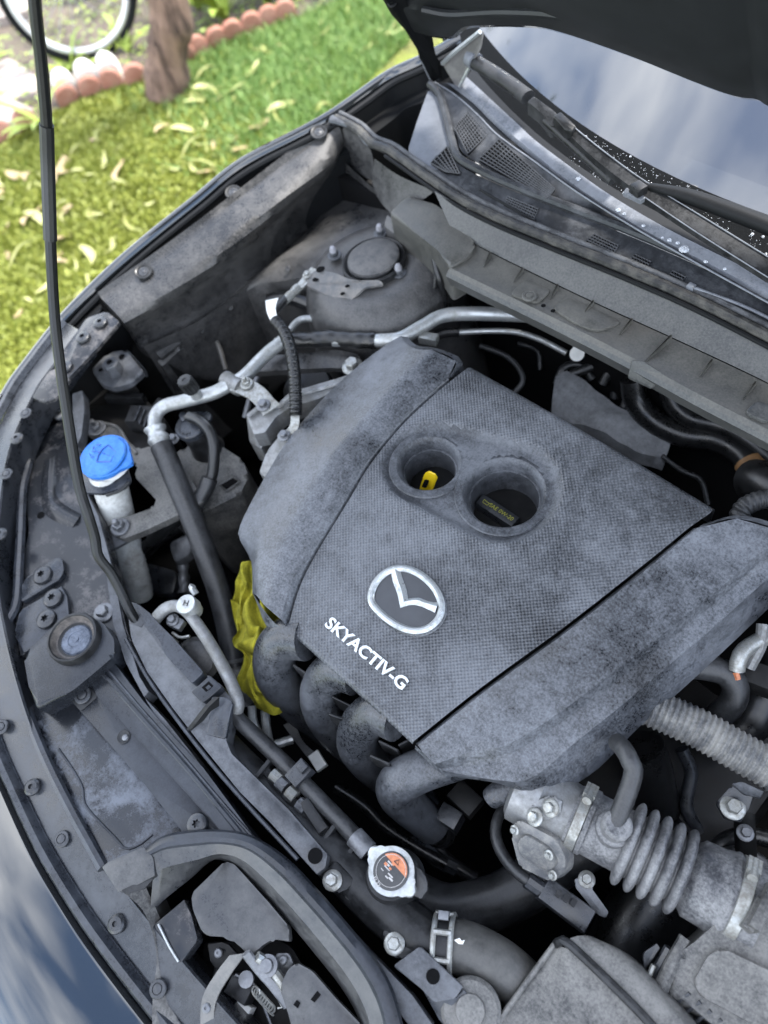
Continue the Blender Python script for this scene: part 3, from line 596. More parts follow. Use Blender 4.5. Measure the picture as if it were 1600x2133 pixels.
# horseshoe rim round the latch well
ro = [(300, 1768), (337, 1742), (386, 1731), (455, 1728), (525, 1740), (600, 1788), (660, 1850), (720, 1918), (778, 1990), (818, 2058), (842, 2145), (855, 2240)]
ri = [(322, 1790), (350, 1784), (412, 1779), (462, 1775), (510, 1787), (560, 1829), (618, 1891), (676, 1959), (730, 2029), (766, 2097), (785, 2170), (795, 2250)]
wb_ = [(312, 1905), (345, 1872), (400, 1828), (446, 1791), (490, 1806), (540, 1852), (600, 1920), (660, 1992), (714, 2062), (748, 2125), (765, 2190), (775, 2260)]
mixp = lambda A, B, t: [(a[0] + (b[0] - a[0]) * t, a[1] + (b[1] - a[1]) * t) for a, b in zip(A, B)]
m_rimp = dusty('rim_plastic', G(.02, 1.12), (.075, .075, .074, 1), .45, 7, .22, .24, .6, off=4, spec=.45)
mk('latch_well_rim', loft([PP(ro, .805), PP(ro, .828), PP(mixp(ro, ri, .1), .834), PP(mixp(ro, ri, .35), .837), PP(mixp(ro, ri, .55), .836), PP(mixp(ro, ri, .65), .831)], 60, 1), m_shield, sh, 32)
mk('latch_well_wall', loft([PP(mixp(ro, ri, .65), .831), PP(mixp(ri, wb_, .25), .822), PP(wb_, .785), PP(wb_, .70)], 60, 1), m_rimp, sh, 32)
mk('corner_block', plate(PP([(212, 1806, .828), (226, 1795, .83), (300, 1764, .832), (319, 1786, .832), (323, 1824, .826), (266, 1854, .822), (246, 1858, .822)]), .05, .004, .06), m_rimp, sh)
mk('well_wall', loft([PP([(246, 1850, .815), (300, 1900, .80), (326, 1985, .79), (318, 2080, .79), (318, 2180, .79)]), PP([(300, 1840, .80), (330, 1905, .785), (372, 2010, .77), (420, 2090, .77), (470, 2180, .77)])], 20, 2, .05), m_resn, sh)
mk('hole_shade', plate(PP([(252, 1855), (300, 1832), (321, 1829), (300, 1852), (266, 1862)], .8235), .002, 0, .1), m_black, sh)  # flat black patch painting the darkness of an opening
gl = mk('black_insert', plate(PP([(318, 1928), (384, 1872), (398, 1905), (412, 1958), (376, 2008)], .792), .02, .003, .06), m_paint, sh)
mk('insert_edge', tube(PP([(330, 1925, .795), (352, 1970, .794), (372, 2003, .793)]), .0016, 6), m_chrome, sh)
mk('far_panel', plate(PP([(340, 2240), (700, 2270), (900, 2200), (1300, 2215), (1800, 2190), (2300, 2240), (2500, 2420), (1600, 2700), (900, 2700), (560, 2520)], .79), .03, .004, .05), m_shield, sh)
# latch cover plates with slots
lt = thing('hood_latch', 'bonnet latch parts in the well behind the bumper edge', 'latch', P(540, 2000, .74))
la = mk('cover_plate', plate(PP([(398, 1862), (468, 1794), (488, 1800), (560, 1880), (602, 1930), (604, 1962), (568, 1956), (545, 1970), (523, 1994), (478, 1952), (424, 1949), (402, 1895)], .798), .012, .003, .12), m_rimp, lt)
for pts in ([(500, 1908), (514, 1890), (518, 1899), (505, 1914)], [(484, 1948), (492, 1936), (500, 1942), (492, 1953)]): mk('slot', plate(PP(pts, .7962), .001, 0, 0), m_void, la)
lb = mk('cover_plate', plate(PP([(582, 2058), (600, 2020), (618, 2005), (650, 2022), (700, 2080), (758, 2140), (775, 2200), (620, 2200), (600, 2110)], .80), .012, .003, .12), m_rimp, lt)
for pts in ([(647, 2082), (661, 2064), (668, 2072), (655, 2088)], [(611, 2093), (618, 2083), (625, 2089), (620, 2100)]): mk('slot', plate(PP(pts, .8012), .001, 0, 0), m_void, lb)
mk('strap', loft([PP([(478, 1990, .81), (448, 2030, .80), (420, 2085, .79), (418, 2180, .78)]), PP([(512, 1985, .81), (476, 2036, .80), (448, 2092, .79), (446, 2180, .78)])], 14, 1, .003), dusty('latch_steel', (.10, .10, .097, 1), (.16, .155, .145, 1), .5, 30, metal=.3), lt, 20)
mk('arm', tube(PP([(512, 1985, .81), (540, 2020, .79), (575, 2060, .78), (600, 2095, .77)]), .006, 8, flat=.5), m_bolt, lt)
mk('lever', tube(PP([(535, 1992, .80), (560, 2010, .79), (590, 2050, .785), (600, 2075, .78)]), .006, 8), m_zinc, lt)
mk('spring_rod', tube(PP([(560, 2040, .77), (585, 2090, .76), (588, 2102, .76), (578, 2100, .76)]), .0018, 6), m_zinc, lt)
mk('spring_rod', tube(PP([(490, 2030, .76), (530, 2050, .75), (555, 2110, .74), (575, 2160, .73)]), .0018, 6), m_bolt, lt)
mk('switch', box(P(505, 2060, .74), .03, .022, .03, (1, .3, 0)), m_black, lt); mk('switch_plug', box(P(510, 2100, .73), .02, .012, .02, (1, .3, 0)), m_tag, lt)
mk('base_plate', plate(PP([(420, 1960), (600, 1960), (720, 2160), (440, 2180)], .70), .01, .002), m_dark, lt)
mk('pivot', lathe([(.012, 0), (.012, .006), (.008, .007), (.007, .012), (0, .0125)], P(560, 2012, .79), UP, 18), m_bolt, lt)
mk('pivot', lathe([(.009, 0), (.009, .005), (.005, .006), (0, .0065)], P(515, 2040, .775), UP, 16), m_bolt, lt)
coil = [P(530 + i * .9, 2062 + i * 1.0, .765) + V((.005 * math.cos(i * 1.3), .005 * math.sin(i * 1.3), .003 * math.sin(i * 1.3))) for i in range(44)]
mk('spring', tube(coil, .0012, 5, 120), m_zinc, lt)
mk('cable', tube(PP([(470, 1975, .77), (455, 2010, .76), (450, 2060, .75), (470, 2120, .74), (480, 2190, .73)]), .004, 8), m_hosed, lt)
mk('side_plate', plate(PP([(430, 1965, .775), (470, 1962, .775), (500, 1990, .77), (480, 2030, .765), (440, 2010, .77)]), .006, .0015, .1), m_dark, lt)
mk('side_plate', plate(PP([(575, 1985, .78), (602, 1985, .78), (612, 2010, .775), (592, 2040, .77), (570, 2015, .775)]), .006, .0015, .1), m_bolt, lt)
for x, y, z in ((590, 2000, .7815), (455, 1985, .7765), (430, 2100, .80)): fast('rivet', P(x, y, z), .0055, m_bolt, lt)
# ------------------------------------------------------------------ radiator support
rs = thing('radiator_support', 'long dusty grey plastic crossmember in front of the radiator', 'crossmember', P(400, 1500, .80))
bar = mk('crossbar', plate(PP([(262, 1250), (285, 1257), (332, 1302), (345, 1335), (400, 1420), (432, 1405), (462, 1427), (485, 1462), (470, 1540), (482, 1570), (600, 1685), (682, 1780), (678, 1806), (660, 1822), (562, 1712), (500, 1650), (412, 1542), (360, 1475), (307, 1400), (274, 1332)], .822), .03, .004, .06), dusty('support_plastic', G(.016, 1.2), G(.10, 1.1), .47, 10, .2, .28, .6, off=6, spec=.45), rs)
mk('lower_flange', plate(PP([(300, 1452), (345, 1500), (424, 1600), (517, 1730), (600, 1806), (720, 1930), (860, 2075), (900, 2133), (870, 2160), (780, 2040), (660, 1890), (560, 1790), (470, 1690), (380, 1580)], .812), .03, .003, .05), m_grey, rs)
mk('hole', lathe([(.009, .0008), (.0085, .0012), (0, .0012)], P(657, 1783, .8225), UP, 16), m_void, bar)
mk('cable_cover', plate(PP([(283, 1255), (312, 1276), (330, 1298), (362, 1330), (425, 1400), (400, 1424), (345, 1365), (330, 1330), (305, 1305)], .840), .02, .005, .12, bs=3), m_trim, rs)
cl = mk('clip_block', plate(PP([(397, 1441), (437, 1406), (464, 1430), (424, 1464)], .838), .016, .002, .06), m_shield, rs)
mk('clip_window', plate(PP([(420, 1432), (435, 1419), (444, 1428), (429, 1441)], .8388), .002, 0, 0), m_void, cl); mk('clip_tongue', plate(PP([(428, 1432), (435, 1426), (440, 1431), (433, 1437)], .8396), .002, 0, 0), m_shield, cl)
mk('fin', plate(PP([(385, 1524, .823), (425, 1472, .85), (448, 1450, .852), (447, 1470, .84), (430, 1480, .838), (415, 1500, .826)]), .006, .001, .05, down=(.6, .5, -.2)), m_black, rs)
mk('gusset', plate(PP([(440, 1450, .836), (470, 1452, .836), (485, 1464, .832), (470, 1540, .824), (430, 1530, .824)]), .006, .002, .08), m_trim, rs)
mk('bead', tube(PP([(262, 1330, .823), (310, 1415, .823), (370, 1500, .823), (440, 1590, .823), (520, 1682, .823), (620, 1790, .823)]), .0028, 6), m_trim, rs)
# headlamp side metal panel with plates and screws
hp = thing('corner_panel', 'scratched black painted metal panel between bumper trim and washer cap', 'body panel', P(140, 1120, .80))
mk('panel', plate(PP([(52, 980), (94, 937), (140, 908), (165, 915), (176, 1012), (210, 1080), (232, 1165), (246, 1232), (262, 1310), (275, 1335), (245, 1345), (215, 1300), (160, 1285), (110, 1310), (42, 1370), (32, 1300), (40, 1200), (60, 1110), (56, 1040)], .808), .03, .003, .06), m_paint, hp)
mk('raised_rib', loft([PP([(90, 960, .8075), (85, 1010, .8075), (88, 1060, .8075), (110, 1085, .8075), (150, 1100, .8075)]), PP([(105, 955, .8155), (100, 1010, .816), (105, 1045, .816), (122, 1065, .815), (160, 1085, .8135)]), PP([(122, 945, .8075), (118, 1005, .8075), (118, 1030, .8075), (135, 1050, .8075), (170, 1070, .8075)])], 20, 3, smooth_across=True), m_paint, hp)
mk('hole', lathe([(.0065, .0004), (.006, .001), (0, .001)], P(85, 1073, .8085), UP, 14), m_void, hp)
p1_ = mk('bracket_plate', plate(PP([(42, 1256), (48, 1208), (118, 1160), (130, 1164), (133, 1192), (122, 1208)], .818), .01, .002, .1), m_trim, hp)
p2_ = mk('bracket_plate', plate(PP([(30, 1320), (42, 1272), (128, 1219), (140, 1245), (144, 1288), (48, 1362)], .817), .01, .002, .06), m_trim, hp)
for x, y, pp_ in ((90, 1199, p1_), (112, 1247, p2_), (98, 1291, p2_)): fast('screw', P(x, y, .8185), .0155, m_clip, pp_)
fast('bolt', P(217, 1277, .809), .0155, m_bolt, hp)
mk('rear_flange', plate(PP([(150, 1000), (168, 1000), (205, 1075), (228, 1160), (242, 1225), (256, 1300), (290, 1410), (310, 1440), (300, 1452), (262, 1380), (236, 1300), (222, 1200), (196, 1100)], .812), .03, .003, .06), m_grey, hp)
mk('rubber_edge', tube(PP([(62, 960, .815), (48, 1020, .815), (44, 1100, .815), (40, 1180, .815), (34, 1260, .815), (12, 1312, .815), (30, 1400, .812), (40, 1450, .81), (62, 1500, .808), (100, 1590, .806), (150, 1690, .804), (215, 1808, .80)]), .0075, 8), m_trim, hp)
# fender front brackets
fbk = thing('fender_bracket', 'dark metal bracket with three screws at the front corner of the fender', 'bracket', P(180, 710, .86))
mk('plate', plate(PP([(128, 740, .914), (180, 662, .92), (222, 648, .922), (250, 670, .918), (205, 722, .914), (148, 782, .91), (125, 800, .906)]), .006, .002, .08), m_paint, fbk)
mk('plate', plate(PP([(100, 775, .906), (125, 762, .908), (146, 790, .908), (116, 830, .90), (92, 838, .896), (66, 828, .896)]), .006, .002, .08), m_paint, fbk)
for x, y, z in ((210, 673, .9205), (174, 704, .9175), (137, 765, .9125)): fast('screw', P(x, y, z), .0125, m_clip, fbk, (0, 0, 1))
mk('gap', plate(PP([(150, 660, .885), (200, 625, .90), (215, 640, .90), (170, 690, .89), (140, 720, .885)]), .01, .001), m_rub, fbk)  # solid black plate that paints in the darkness between the panels
sb = thing('fender_stay', 'grey stamped bracket with a hexagonal standoff below the apron', 'bracket', P(245, 780, .80))
mk('plate', plate(PP([(188, 768, .832), (225, 735, .838), (262, 728, .842), (300, 772, .838), (268, 800, .828), (235, 808, .822), (210, 800, .825)]), .012, .004, .12, bs=3), m_grey, sb)
mk('flange', plate(PP([(262, 728, .842), (272, 734, .842), (302, 768, .836), (303, 778, .82), (290, 775, .82)]), .01, .002, .1), m_grey, sb)
c = P(243, 776, .832); mk('standoff', join([[c + V((v.x, v.y, v.z)) * .0155 for v in hexv(1, 0, 1.7)[0]], hexv(1, 0, 1.7)[1]], lathe([(.008, .0265), (.0075, .028), (.006, .0275), (0, .020)], c, UP, 12)), m_grey, sb, 30)
mk('bore', lathe([(.0052, .0282), (.0045, .0286), (0, .0286)], c, UP, 12), m_void, sb)
for x, y, r, z in ((254, 743, .006, .8395), (210, 771, .0045, .8335)): mk('hole', lathe([(r, .0006), (0, .001)], P(x, y, z), UP, 12), m_void, sb)
mk('mount_leg', plate(PP([(225, 800, .82), (280, 798, .82), (290, 830, .70), (230, 840, .70)]), .02, .003), m_dark, sb)
# strip panels left of the reservoir
dk = thing('headlamp_housing', 'dark headlamp housing back below the fender stay', 'headlamp', P(300, 870, .70))
mk('body', plate(PP([(168, 850), (240, 838), (300, 830), (345, 870), (330, 930), (290, 960), (230, 900), (180, 890)], .765), .10, .006, .1), m_dark, dk)
mk('rib', box(P(262, 830, .775), .075, .012, .018, (1, .75, 0)), m_black, dk); mk('rib', box(P(318, 860, .772), .012, .06, .015, (1, .3, 0)), m_black, dk)
mk('upright', plate(PP([(150, 820, .86), (172, 812, .86), (176, 850, .855), (170, 905, .84), (160, 930, .83), (152, 880, .84)]), .02, .003, .1), m_grey, dk)
fast('screw', P(127, 862, .81), .014, m_bolt, dk)
mk('web', plate(PP([(80, 905, .80), (135, 870, .805), (150, 850, .805), (165, 905, .80), (140, 905, .80), (60, 965, .80)]), .01, .002), m_paint, dk)
# ------------------------------------------------------------------ engine cover
ec = thing('engine_cover', 'large dusty dark grey plastic engine cover with silver emblem and lettering', 'engine cover', P(860, 1200, .80))
Ls = [(600, 1306), (624, 1225), (657, 1157), (725, 1045), (770, 970), (837, 887), (912, 816), (968, 771)]
Rs = [(862, 1544), (1000, 1434), (1150, 1325), (1195, 1291), (1262, 1239), (1375, 1149), (1435, 1100), (1478, 1070)]
zs = [.868, .886, .893, .899, .903, .910, .916, .918]
zL = lambda p: .868 + .05 * min(1, max(0, (p[1] - .325) / .44)) ** .8
def seam(px):
    o = []
    for i, (x, y) in enumerate(px):
        z = .9
        for _ in range(6): z = zL(P(x, y, z)) - .0
        o.append(P(x, y, z))
    return o
SL, SR = cat(seam(Ls), 90), cat(seam(Rs), 90)
W1, W2 = P(893, 966, .9), P(1050, 1028, .9)
for w_ in (W1, W2): w_.z = zL(w_) + .0035 - .007
R1, R2 = .046, .056
def cz(p):
    """height of the centre panel: crown, front roll and the tear-drop recess round the wells"""
    return zL(p)
pd = []
NU = 100
# extra rows roll the rear edge over
def rolled(q, k, n=5): return [q + V((0, .016 * math.sin(a), -.016 * (1 - math.cos(a)))) for a in [i / n * 1.5 for i in range(1, n + 1)]] + [q + V((0, .018, -.05))]
LL = SL + rolled(SL[-1], 0); RR = SR + rolled(SR[-1], 0)
fl = [SL[0] + V((0, -.001, -.018)), SL[0] + V((0, -.003, -.004))]; frr = [SR[0] + V((0, -.001, -.018)), SR[0] + V((0, -.003, -.004))]
LL = fl + LL; RR = frr + RR
ax = (W2 - W1); al = ax.length; ax.normalize()
vs_, fs, ins, dd = [], [], [], []
nr = len(LL)
for j in range(nr):
    for i in range(NU):
        u = i / (NU - 1); p = LL[j].lerp(RR[j], u)
        p.z += .004 * math.sin(math.pi * u)
        t = max(0, min(al, (p - W1).xy.dot(ax.xy))); c = W1 + ax * t; r = R1 + .016 + (R2 - R1) * t / al
        d = (p.xy - c.xy).length - r
        if 2 < j < nr - 6: p.z -= .007 * max(0, min(1, .5 - d / .009))
        dd.append(d)
        vs_.append(p)
for j in range(nr - 1):
    for i in range(NU - 1):
        q = [j * NU + i, j * NU + i + 1, (j + 1) * NU + i + 1, (j + 1) * NU + i]
        if any((vs_[k].xy - W1.xy).length < R1 - .003 or (vs_[k].xy - W2.xy).length < R2 - .003 for k in q): continue
        fs.append(q)
cpn = mk('centre_panel', (vs_, fs), m_weave, ec, 50); cpn.data.materials.append(m_well)
for pg in cpn.data.polygons:
    if sum(dd[k] for k in pg.vertices) / len(pg.vertices) < .003: pg.material_index = 1
cpn['label'] = 'woven-textured centre panel of the engine cover'
for w_, r in ((W1, R1), (W2, R2)):
    z0 = 0
    wpf = [(r + .0105, -.0015), (r + .009, .0006), (r - .0005, .0010), (r - .003, -.001), (r - .006, -.008), (r - .008, -.020), (r - .010, -.0205), (r - .011, -.06), (r - .0125, -.095)]
    lv, lf = lathe(wpf, w_, UP, 56); mk('well', (lv, [f for f in lf if len(f) == 4]), m_well, ec, 40)
    mk('well_floor', lathe([(r, -.094), (0, -.094)], w_, UP, 30), m_void, ec)
# left side panel: rows from the seam outwards
def zrow(px, dz): 
    o = []
    for x, y in px:
        z = .9
        for _ in range(5): z = zL(P(x, y, z)) + dz
        o.append(P(x, y, z))
    return o
n_ = 40
rowE = [p + V((-.0015, 0, -.022)) for p in SL[::6]]; rowD0 = [p + V((-.002, 0, -.006)) for p in SL[::6]]; rowD = [p + V((-.006, 0, .001)) for p in SL[::6]]
rowD2 = zrow([(585, 1290), (606, 1215), (640, 1140), (700, 1040), (752, 955), (820, 868), (895, 795), (950, 752)], .006)
rowC = zrow([(552, 1262), (575, 1180), (605, 1110), (660, 1010), (700, 950), (770, 860), (835, 785), (898, 728)], .008)
rowB = zrow([(534, 1240), (530, 1180), (546, 1122), (572, 1078), (634, 972), (728, 866), (800, 790), (856, 722)], -.006)
rowA = [P(*q) for q in ((526, 1236, .842), (524, 1172, .838), (508, 1138, .838), (499, 1098, .84), (560, 980, .848), (615, 896, .855), (690, 813, .864), (765, 747, .872), (832, 699, .878))]
rowA2 = [p + V((.004, -.001, -.03)) for p in rowA]
lw = loft([rowE, rowD0, rowD, rowD2, rowC, rowB, rowA, rowA2], n_, 3)
mk('side_panel', lw, m_cover, ec, 38)
# rear wall of the left panel and end tongue
def endcap(rws, k=-1, drop=.06):
    e = [r[k] for r in rws]
    return loft([e, [p + V((0, .012, -.008)) for p in e], [p + V((0, .016, -drop)) for p in e]], 16, 1)
mk('side_panel_back', endcap([rowD, rowD2, rowC, rowB, rowA]), m_cover, ec, 50)
mk('front_tongue', loft([[P(598, 1308, .866), P(575, 1300, .866), P(548, 1268, .862), P(525, 1232, .848)], [P(596, 1328, .85), P(572, 1322, .85), P(550, 1295, .846), P(535, 1255, .83)], [P(606, 1345, .80), P(585, 1345, .80), P(570, 1320, .80), P(552, 1290, .79)]], 16, 3, smooth_across=True), m_cover, ec, 50)
# right side panel
rowE = [p + V((.0015, 0, -.022)) for p in SR[::6]]; rowD0 = [p + V((.002, 0, -.006)) for p in SR[::6]]; rowD = [p + V((.007, 0, .0015)) for p in SR[::6]]
rowM = zrow([(880, 1566), (960, 1505), (1060, 1455), (1150, 1385), (1225, 1328), (1300, 1270), (1400, 1190), (1500, 1110), (1535, 1080)], -.003)
rowC1 = zrow([(905, 1592), (1000, 1560), (1056, 1552), (1157, 1490), (1262, 1412), (1375, 1325), (1480, 1240), (1585, 1152), (1640, 1110)], -.008)
rowC2 = zrow([(915, 1600), (1010, 1590), (1062, 1572), (1165, 1508), (1272, 1430), (1385, 1342), (1490, 1256), (1595, 1168), (1650, 1125)], -.022)
rowF = [P(*q) for q in ((925, 1606, .848), (1030, 1624, .848), (1105, 1622, .852), (1200, 1545, .862), (1300, 1465, .870), (1400, 1380, .876), (1505, 1290, .882), (1605, 1200, .888), (1670, 1145, .89))]
rowG = [P(*q) for q in ((940, 1618, .838), (1040, 1632, .83), (1130, 1660, .818), (1235, 1610, .80), (1330, 1516, .81), (1430, 1428, .82), (1530, 1335, .825), (1630, 1240, .83), (1700, 1180, .835))]
rowG2 = [p + V((-.004, .002, -.02)) for p in rowG]
mk('side_panel', loft([rowE, rowD0, rowD, rowM, rowC1, rowC2, rowF, rowG, rowG2], n_, 3), m_cover, ec, 38)
mk('side_panel_back', endcap([rowD, rowM, rowC1, rowC2, rowF, rowG]), m_cover, ec, 50)
fr_ = [SR[0] + V((.004, -.002, -.002)), P(880, 1566, .864), P(905, 1592, .852), P(925, 1606, .848), P(940, 1618, .838)]
mk('front_lip', loft([fr_, [p + V((.001, -.003, -.006)) for p in fr_], [p + V((.004, .004, -.022)) for p in fr_]], 16, 1), m_cover, ec, 50)
# emblem and lettering
def ez(x, y): p = P(x, y, .9); return zL(p) + .0042
EZ = P(850, 1248, .902).z
def E_(x, y, dz=0): 
    z = ez(x, y); return P(x, y, z + dz)
ctr = E_(850, 1249)
eb = mk('emblem', lathe([(.001, .0028), (.001, .0028)], ctr, UP, 8), m_emb, ec)
ringp = [E_(*q, .003) for q in ((774, 1252), (781, 1218), (806, 1192), (838, 1184), (872, 1195), (903, 1222), (919, 1255), (916, 1285), (893, 1308), (862, 1314), (830, 1304), (798, 1282))]
rp = cat(ringp, 64, True)
mk('emblem_plate', (lambda q: (q, [list(range(len(q)))]))([ctr + (p - ctr) * .98 - UP * .0008 for p in rp]), m_emb, eb)
mk('emblem_surround', tube([ctr + (p - ctr) * 1.09 - UP * .0028 for p in rp] + [ctr + (rp[0] - ctr) * 1.09 - UP * .0028], .0028, 6, 66, False), m_cover, eb)
def ring(pts, wd, ht):
    n = len(pts); vs_, fs = [], []
    for i, p in enumerate(pts):
        t = (pts[(i + 1) % n] - pts[i - 1]).normalized(); o = V((t.y, -t.x, 0))
        for a, h in ((-wd, -.002), (-wd, .0015), (-wd * .25, ht), (wd * .3, ht), (wd, .001), (wd, -.002)): vs_.append(p + o * a + UP * h)
    for i in range(n):
        for k in range(5): fs.append([i * 6 + k, i * 6 + k + 1, ((i + 1) % n) * 6 + k + 1, ((i + 1) % n) * 6 + k])
    return vs_, fs
mk('emblem_ring', ring(rp, .0046, .0042), m_chrome, eb, 25)
def wing(out, inn):
    o, i_ = cat([E_(*q, .003) for q in out], 14), cat([E_(*q, .003) for q in inn], 14)
    m_ = [a.lerp(b, .5) + UP * .004 for a, b in zip(o, i_)]
    return loft([[p - UP * .004 for p in o], o, m_, i_, [p - UP * .004 for p in i_]], 14)
mk('emblem_wing', wing([(834, 1266), (828, 1238), (819, 1213), (814, 1190)], [(850, 1247), (847, 1228), (840, 1208), (833, 1186)]), m_chrome, eb, 25)
mk('emblem_wing', wing([(834, 1266), (856, 1260), (877, 1263), (906, 1276)], [(850, 1247), (872, 1245), (892, 1252), (916, 1256)]), m_chrome, eb, 25)
la, lb2 = E_(689, 1300, .001), E_(838, 1424, .001)
tx = text('SKYACTIV-G', .0215, (la + lb2) / 2, (lb2 - la), (0, 1, .1), .0012, .00055, 1.0)
mx0 = max((v - (la + lb2) / 2).dot((lb2 - la).normalized()) for v in tx[0]); sc_ = ((lb2 - la).length / 2 + .005) / mx0
tx = text('SKYACTIV-G', .0215, (la + lb2) / 2, (lb2 - la), (0, 1, .1), .0012, .00055, sc_)
mk('lettering', tx, m_letter, ec, 30)
# dipstick handle and oil filler cap in the wells
dp = thing('dipstick', 'yellow dipstick handle standing in the smaller well', 'dipstick', P(885, 1035, .83))
d0, d1 = P(884, 1030, .845), P(893, 992, .872)
mk('handle', plate([d0 + V((-.011, 0, 0)), d1 + V((-.008, 0, 0)), d1 + V((-.004, .002, .006)), d1 + V((.006, .004, .006)), d1 + V((.010, .004, 0)), d0 + V((.006, .003, 0)), d0 + V((.004, .003, -.02)), d0 + V((-.006, 0, -.02))], .0032, .0008, .12, down=(.5, .8, .1)), m_yel, dp)
mk('eye', plate([d0.lerp(d1, .35) + V((-.0055, -.003, .002)), d0.lerp(d1, .8) + V((-.003, -.003, .002)), d0.lerp(d1, .8) + V((.003, -.001, .002)), d0.lerp(d1, .35) + V((.001, -.001, .002))], .001, 0, .15, down=(.5, .8, .1)), m_void, dp)
oc = thing('oil_filler_cap', 'black oil filler cap with yellow oil-can mark in the larger well', 'oil cap', P(1035, 1085, .81))
oa, ob = P(1003, 1040, .858), P(1070, 1084, .858)
odir = (ob - oa).normalized(); oup = UP.cross(odir)
mk('grip_bar', box((oa + ob) / 2 - UP * .014, (ob - oa).length + .008, .019, .028, odir, bev=.003), m_clip, oc)
mk('cap_body', lathe([(.037, -.045), (.037, -.026), (.034, -.022), (0, -.022)], (oa + ob) / 2, UP, 32), m_clip, oc)
my = plain('yellow_print', srgb('#8d8c34'), .6, noise=0)
mk('marking', text('SAE 0W-20', .0085, oa.lerp(ob, .62) + UP * .0006, odir, oup, .0002), my, oc)
q0 = oa.lerp(ob, .17) + UP * .0006
mk('oil_can_mark', join(tube(shape([(-.006, .002), (-.005, -.003), (.003, -.003), (.004, .001), (.0075, .003)], q0, odir, oup), .0006, 4, smooth=False), tube(shape([(-.006, .002), (-.001, .0012), (.004, .001)], q0, odir, oup), .0006, 4, smooth=False)), my, oc)
# ------------------------------------------------------------------ intake manifold below the cover
im = thing('intake_manifold', 'four dusty curved plastic intake runners below the cover front edge', 'intake manifold', P(760, 1560, .60))
def R_(name, pts, r):
    o = mk(name, tube(PP(pts), r, 20, 40), m_run, im, 60)
    return o
R_('runner', [(640, 1330, .845), (600, 1330, .835), (575, 1355, .815), (575, 1400, .77), (600, 1440, .71), (640, 1480, .64), (700, 1530, .55)], [.03, .03, .031, .032, .032, .03, .03])
R_('runner', [(745, 1405, .845), (708, 1395, .838), (678, 1415, .815), (668, 1455, .775), (685, 1500, .72), (730, 1550, .64), (800, 1600, .55)], [.028, .028, .029, .029, .029, .028, .028])
R_('runner', [(830, 1500, .845), (790, 1485, .835), (757, 1505, .81), (745, 1545, .77), (765, 1580, .72), (810, 1620, .64), (880, 1680, .55)], [.028, .028, .0285, .0285, .0285, .028, .028])
R_('runner', [(1010, 1560, .80), (950, 1580, .80), (880, 1603, .80), (838, 1625, .79), (826, 1645, .765), (845, 1672, .72), (900, 1720, .64)], [.026, .0265, .027, .027, .027, .026, .025])
for pts in ([(655, 1420), (625, 1400)], [(735, 1480), (705, 1465)], [(728, 1510), (698, 1500)], [(830, 1570), (800, 1555)], [(812, 1598), (782, 1585)], [(840, 1560), (868, 1545)]):
    a, b = P(*pts[0], .80), P(*pts[1], .80)
    mk('rib', box((a + b) / 2, (a - b).length * 1.3, .003, .05, (b - a)), m_black, im)
mk('plenum', plate(PP([(620, 1300), (880, 1500), (1150, 1520), (1250, 1300), (1000, 1000), (800, 1000)], .80), .22, .01, .1), m_void, im)
# engine block mass below
eb_ = thing('engine_block', 'dark engine block hidden below the plastic cover', 'engine', (0, .58, .36))
mk('block', box((-.01, .60, .60), .42, .34, .40, bev=.02), m_dark, eb_)
mk('head_cover', box((-.03, .62, .80), .46, .28, .08, bev=.02), m_dark, eb_)
mk('gearbox', box((.34, .56, .50), .26, .30, .26, bev=.04), m_dark, eb_)
# ------------------------------------------------------------------ yellow cloth
from mathutils import noise as mno
def cb_(p, u, v):
    q = p * 38; w_ = math.sin(math.pi * min(1, u * 1.02)) ** .5
    return p + V((mno.noise(q), mno.noise(q + V((9, 2, 4))), mno.noise(q + V((3, 8, 1))) * 1.3)) * .017 * w_ + V((0, 0, .008 * math.sin(v * 26 + u * 9 + mno.noise(p * 14) * 4))) * w_
clo = mk('cloth', loft([PP([(500, 1185, .74), (484, 1250, .74), (484, 1300, .735), (492, 1360, .725), (500, 1410, .715), (515, 1450, .705), (536, 1475, .70)]),
                        PP([(508, 1172, .77), (502, 1245, .765), (502, 1300, .765), (510, 1350, .76), (518, 1405, .745), (535, 1452, .725), (554, 1484, .712)]),
                        PP([(518, 1168, .78), (518, 1235, .775), (522, 1290, .78), (530, 1340, .785), (536, 1400, .775), (556, 1448, .745), (570, 1490, .718)]),
                        PP([(530, 1170, .77), (540, 1235, .77), (546, 1290, .775), (552, 1340, .78), (558, 1395, .77), (574, 1440, .745), (588, 1484, .712)]),
                        PP([(545, 1175, .77), (565, 1240, .77), (575, 1290, .76), (580, 1340, .745), (585, 1395, .73), (595, 1435, .71), (598, 1470, .70)])], 70, 14, smooth_across=True, bump=cb_), m_cloth, None, 80, origin=P(540, 1440, .70))
tag(clo, 'crumpled yellow-green microfibre cloth stuffed beside the engine cover', 'cloth')
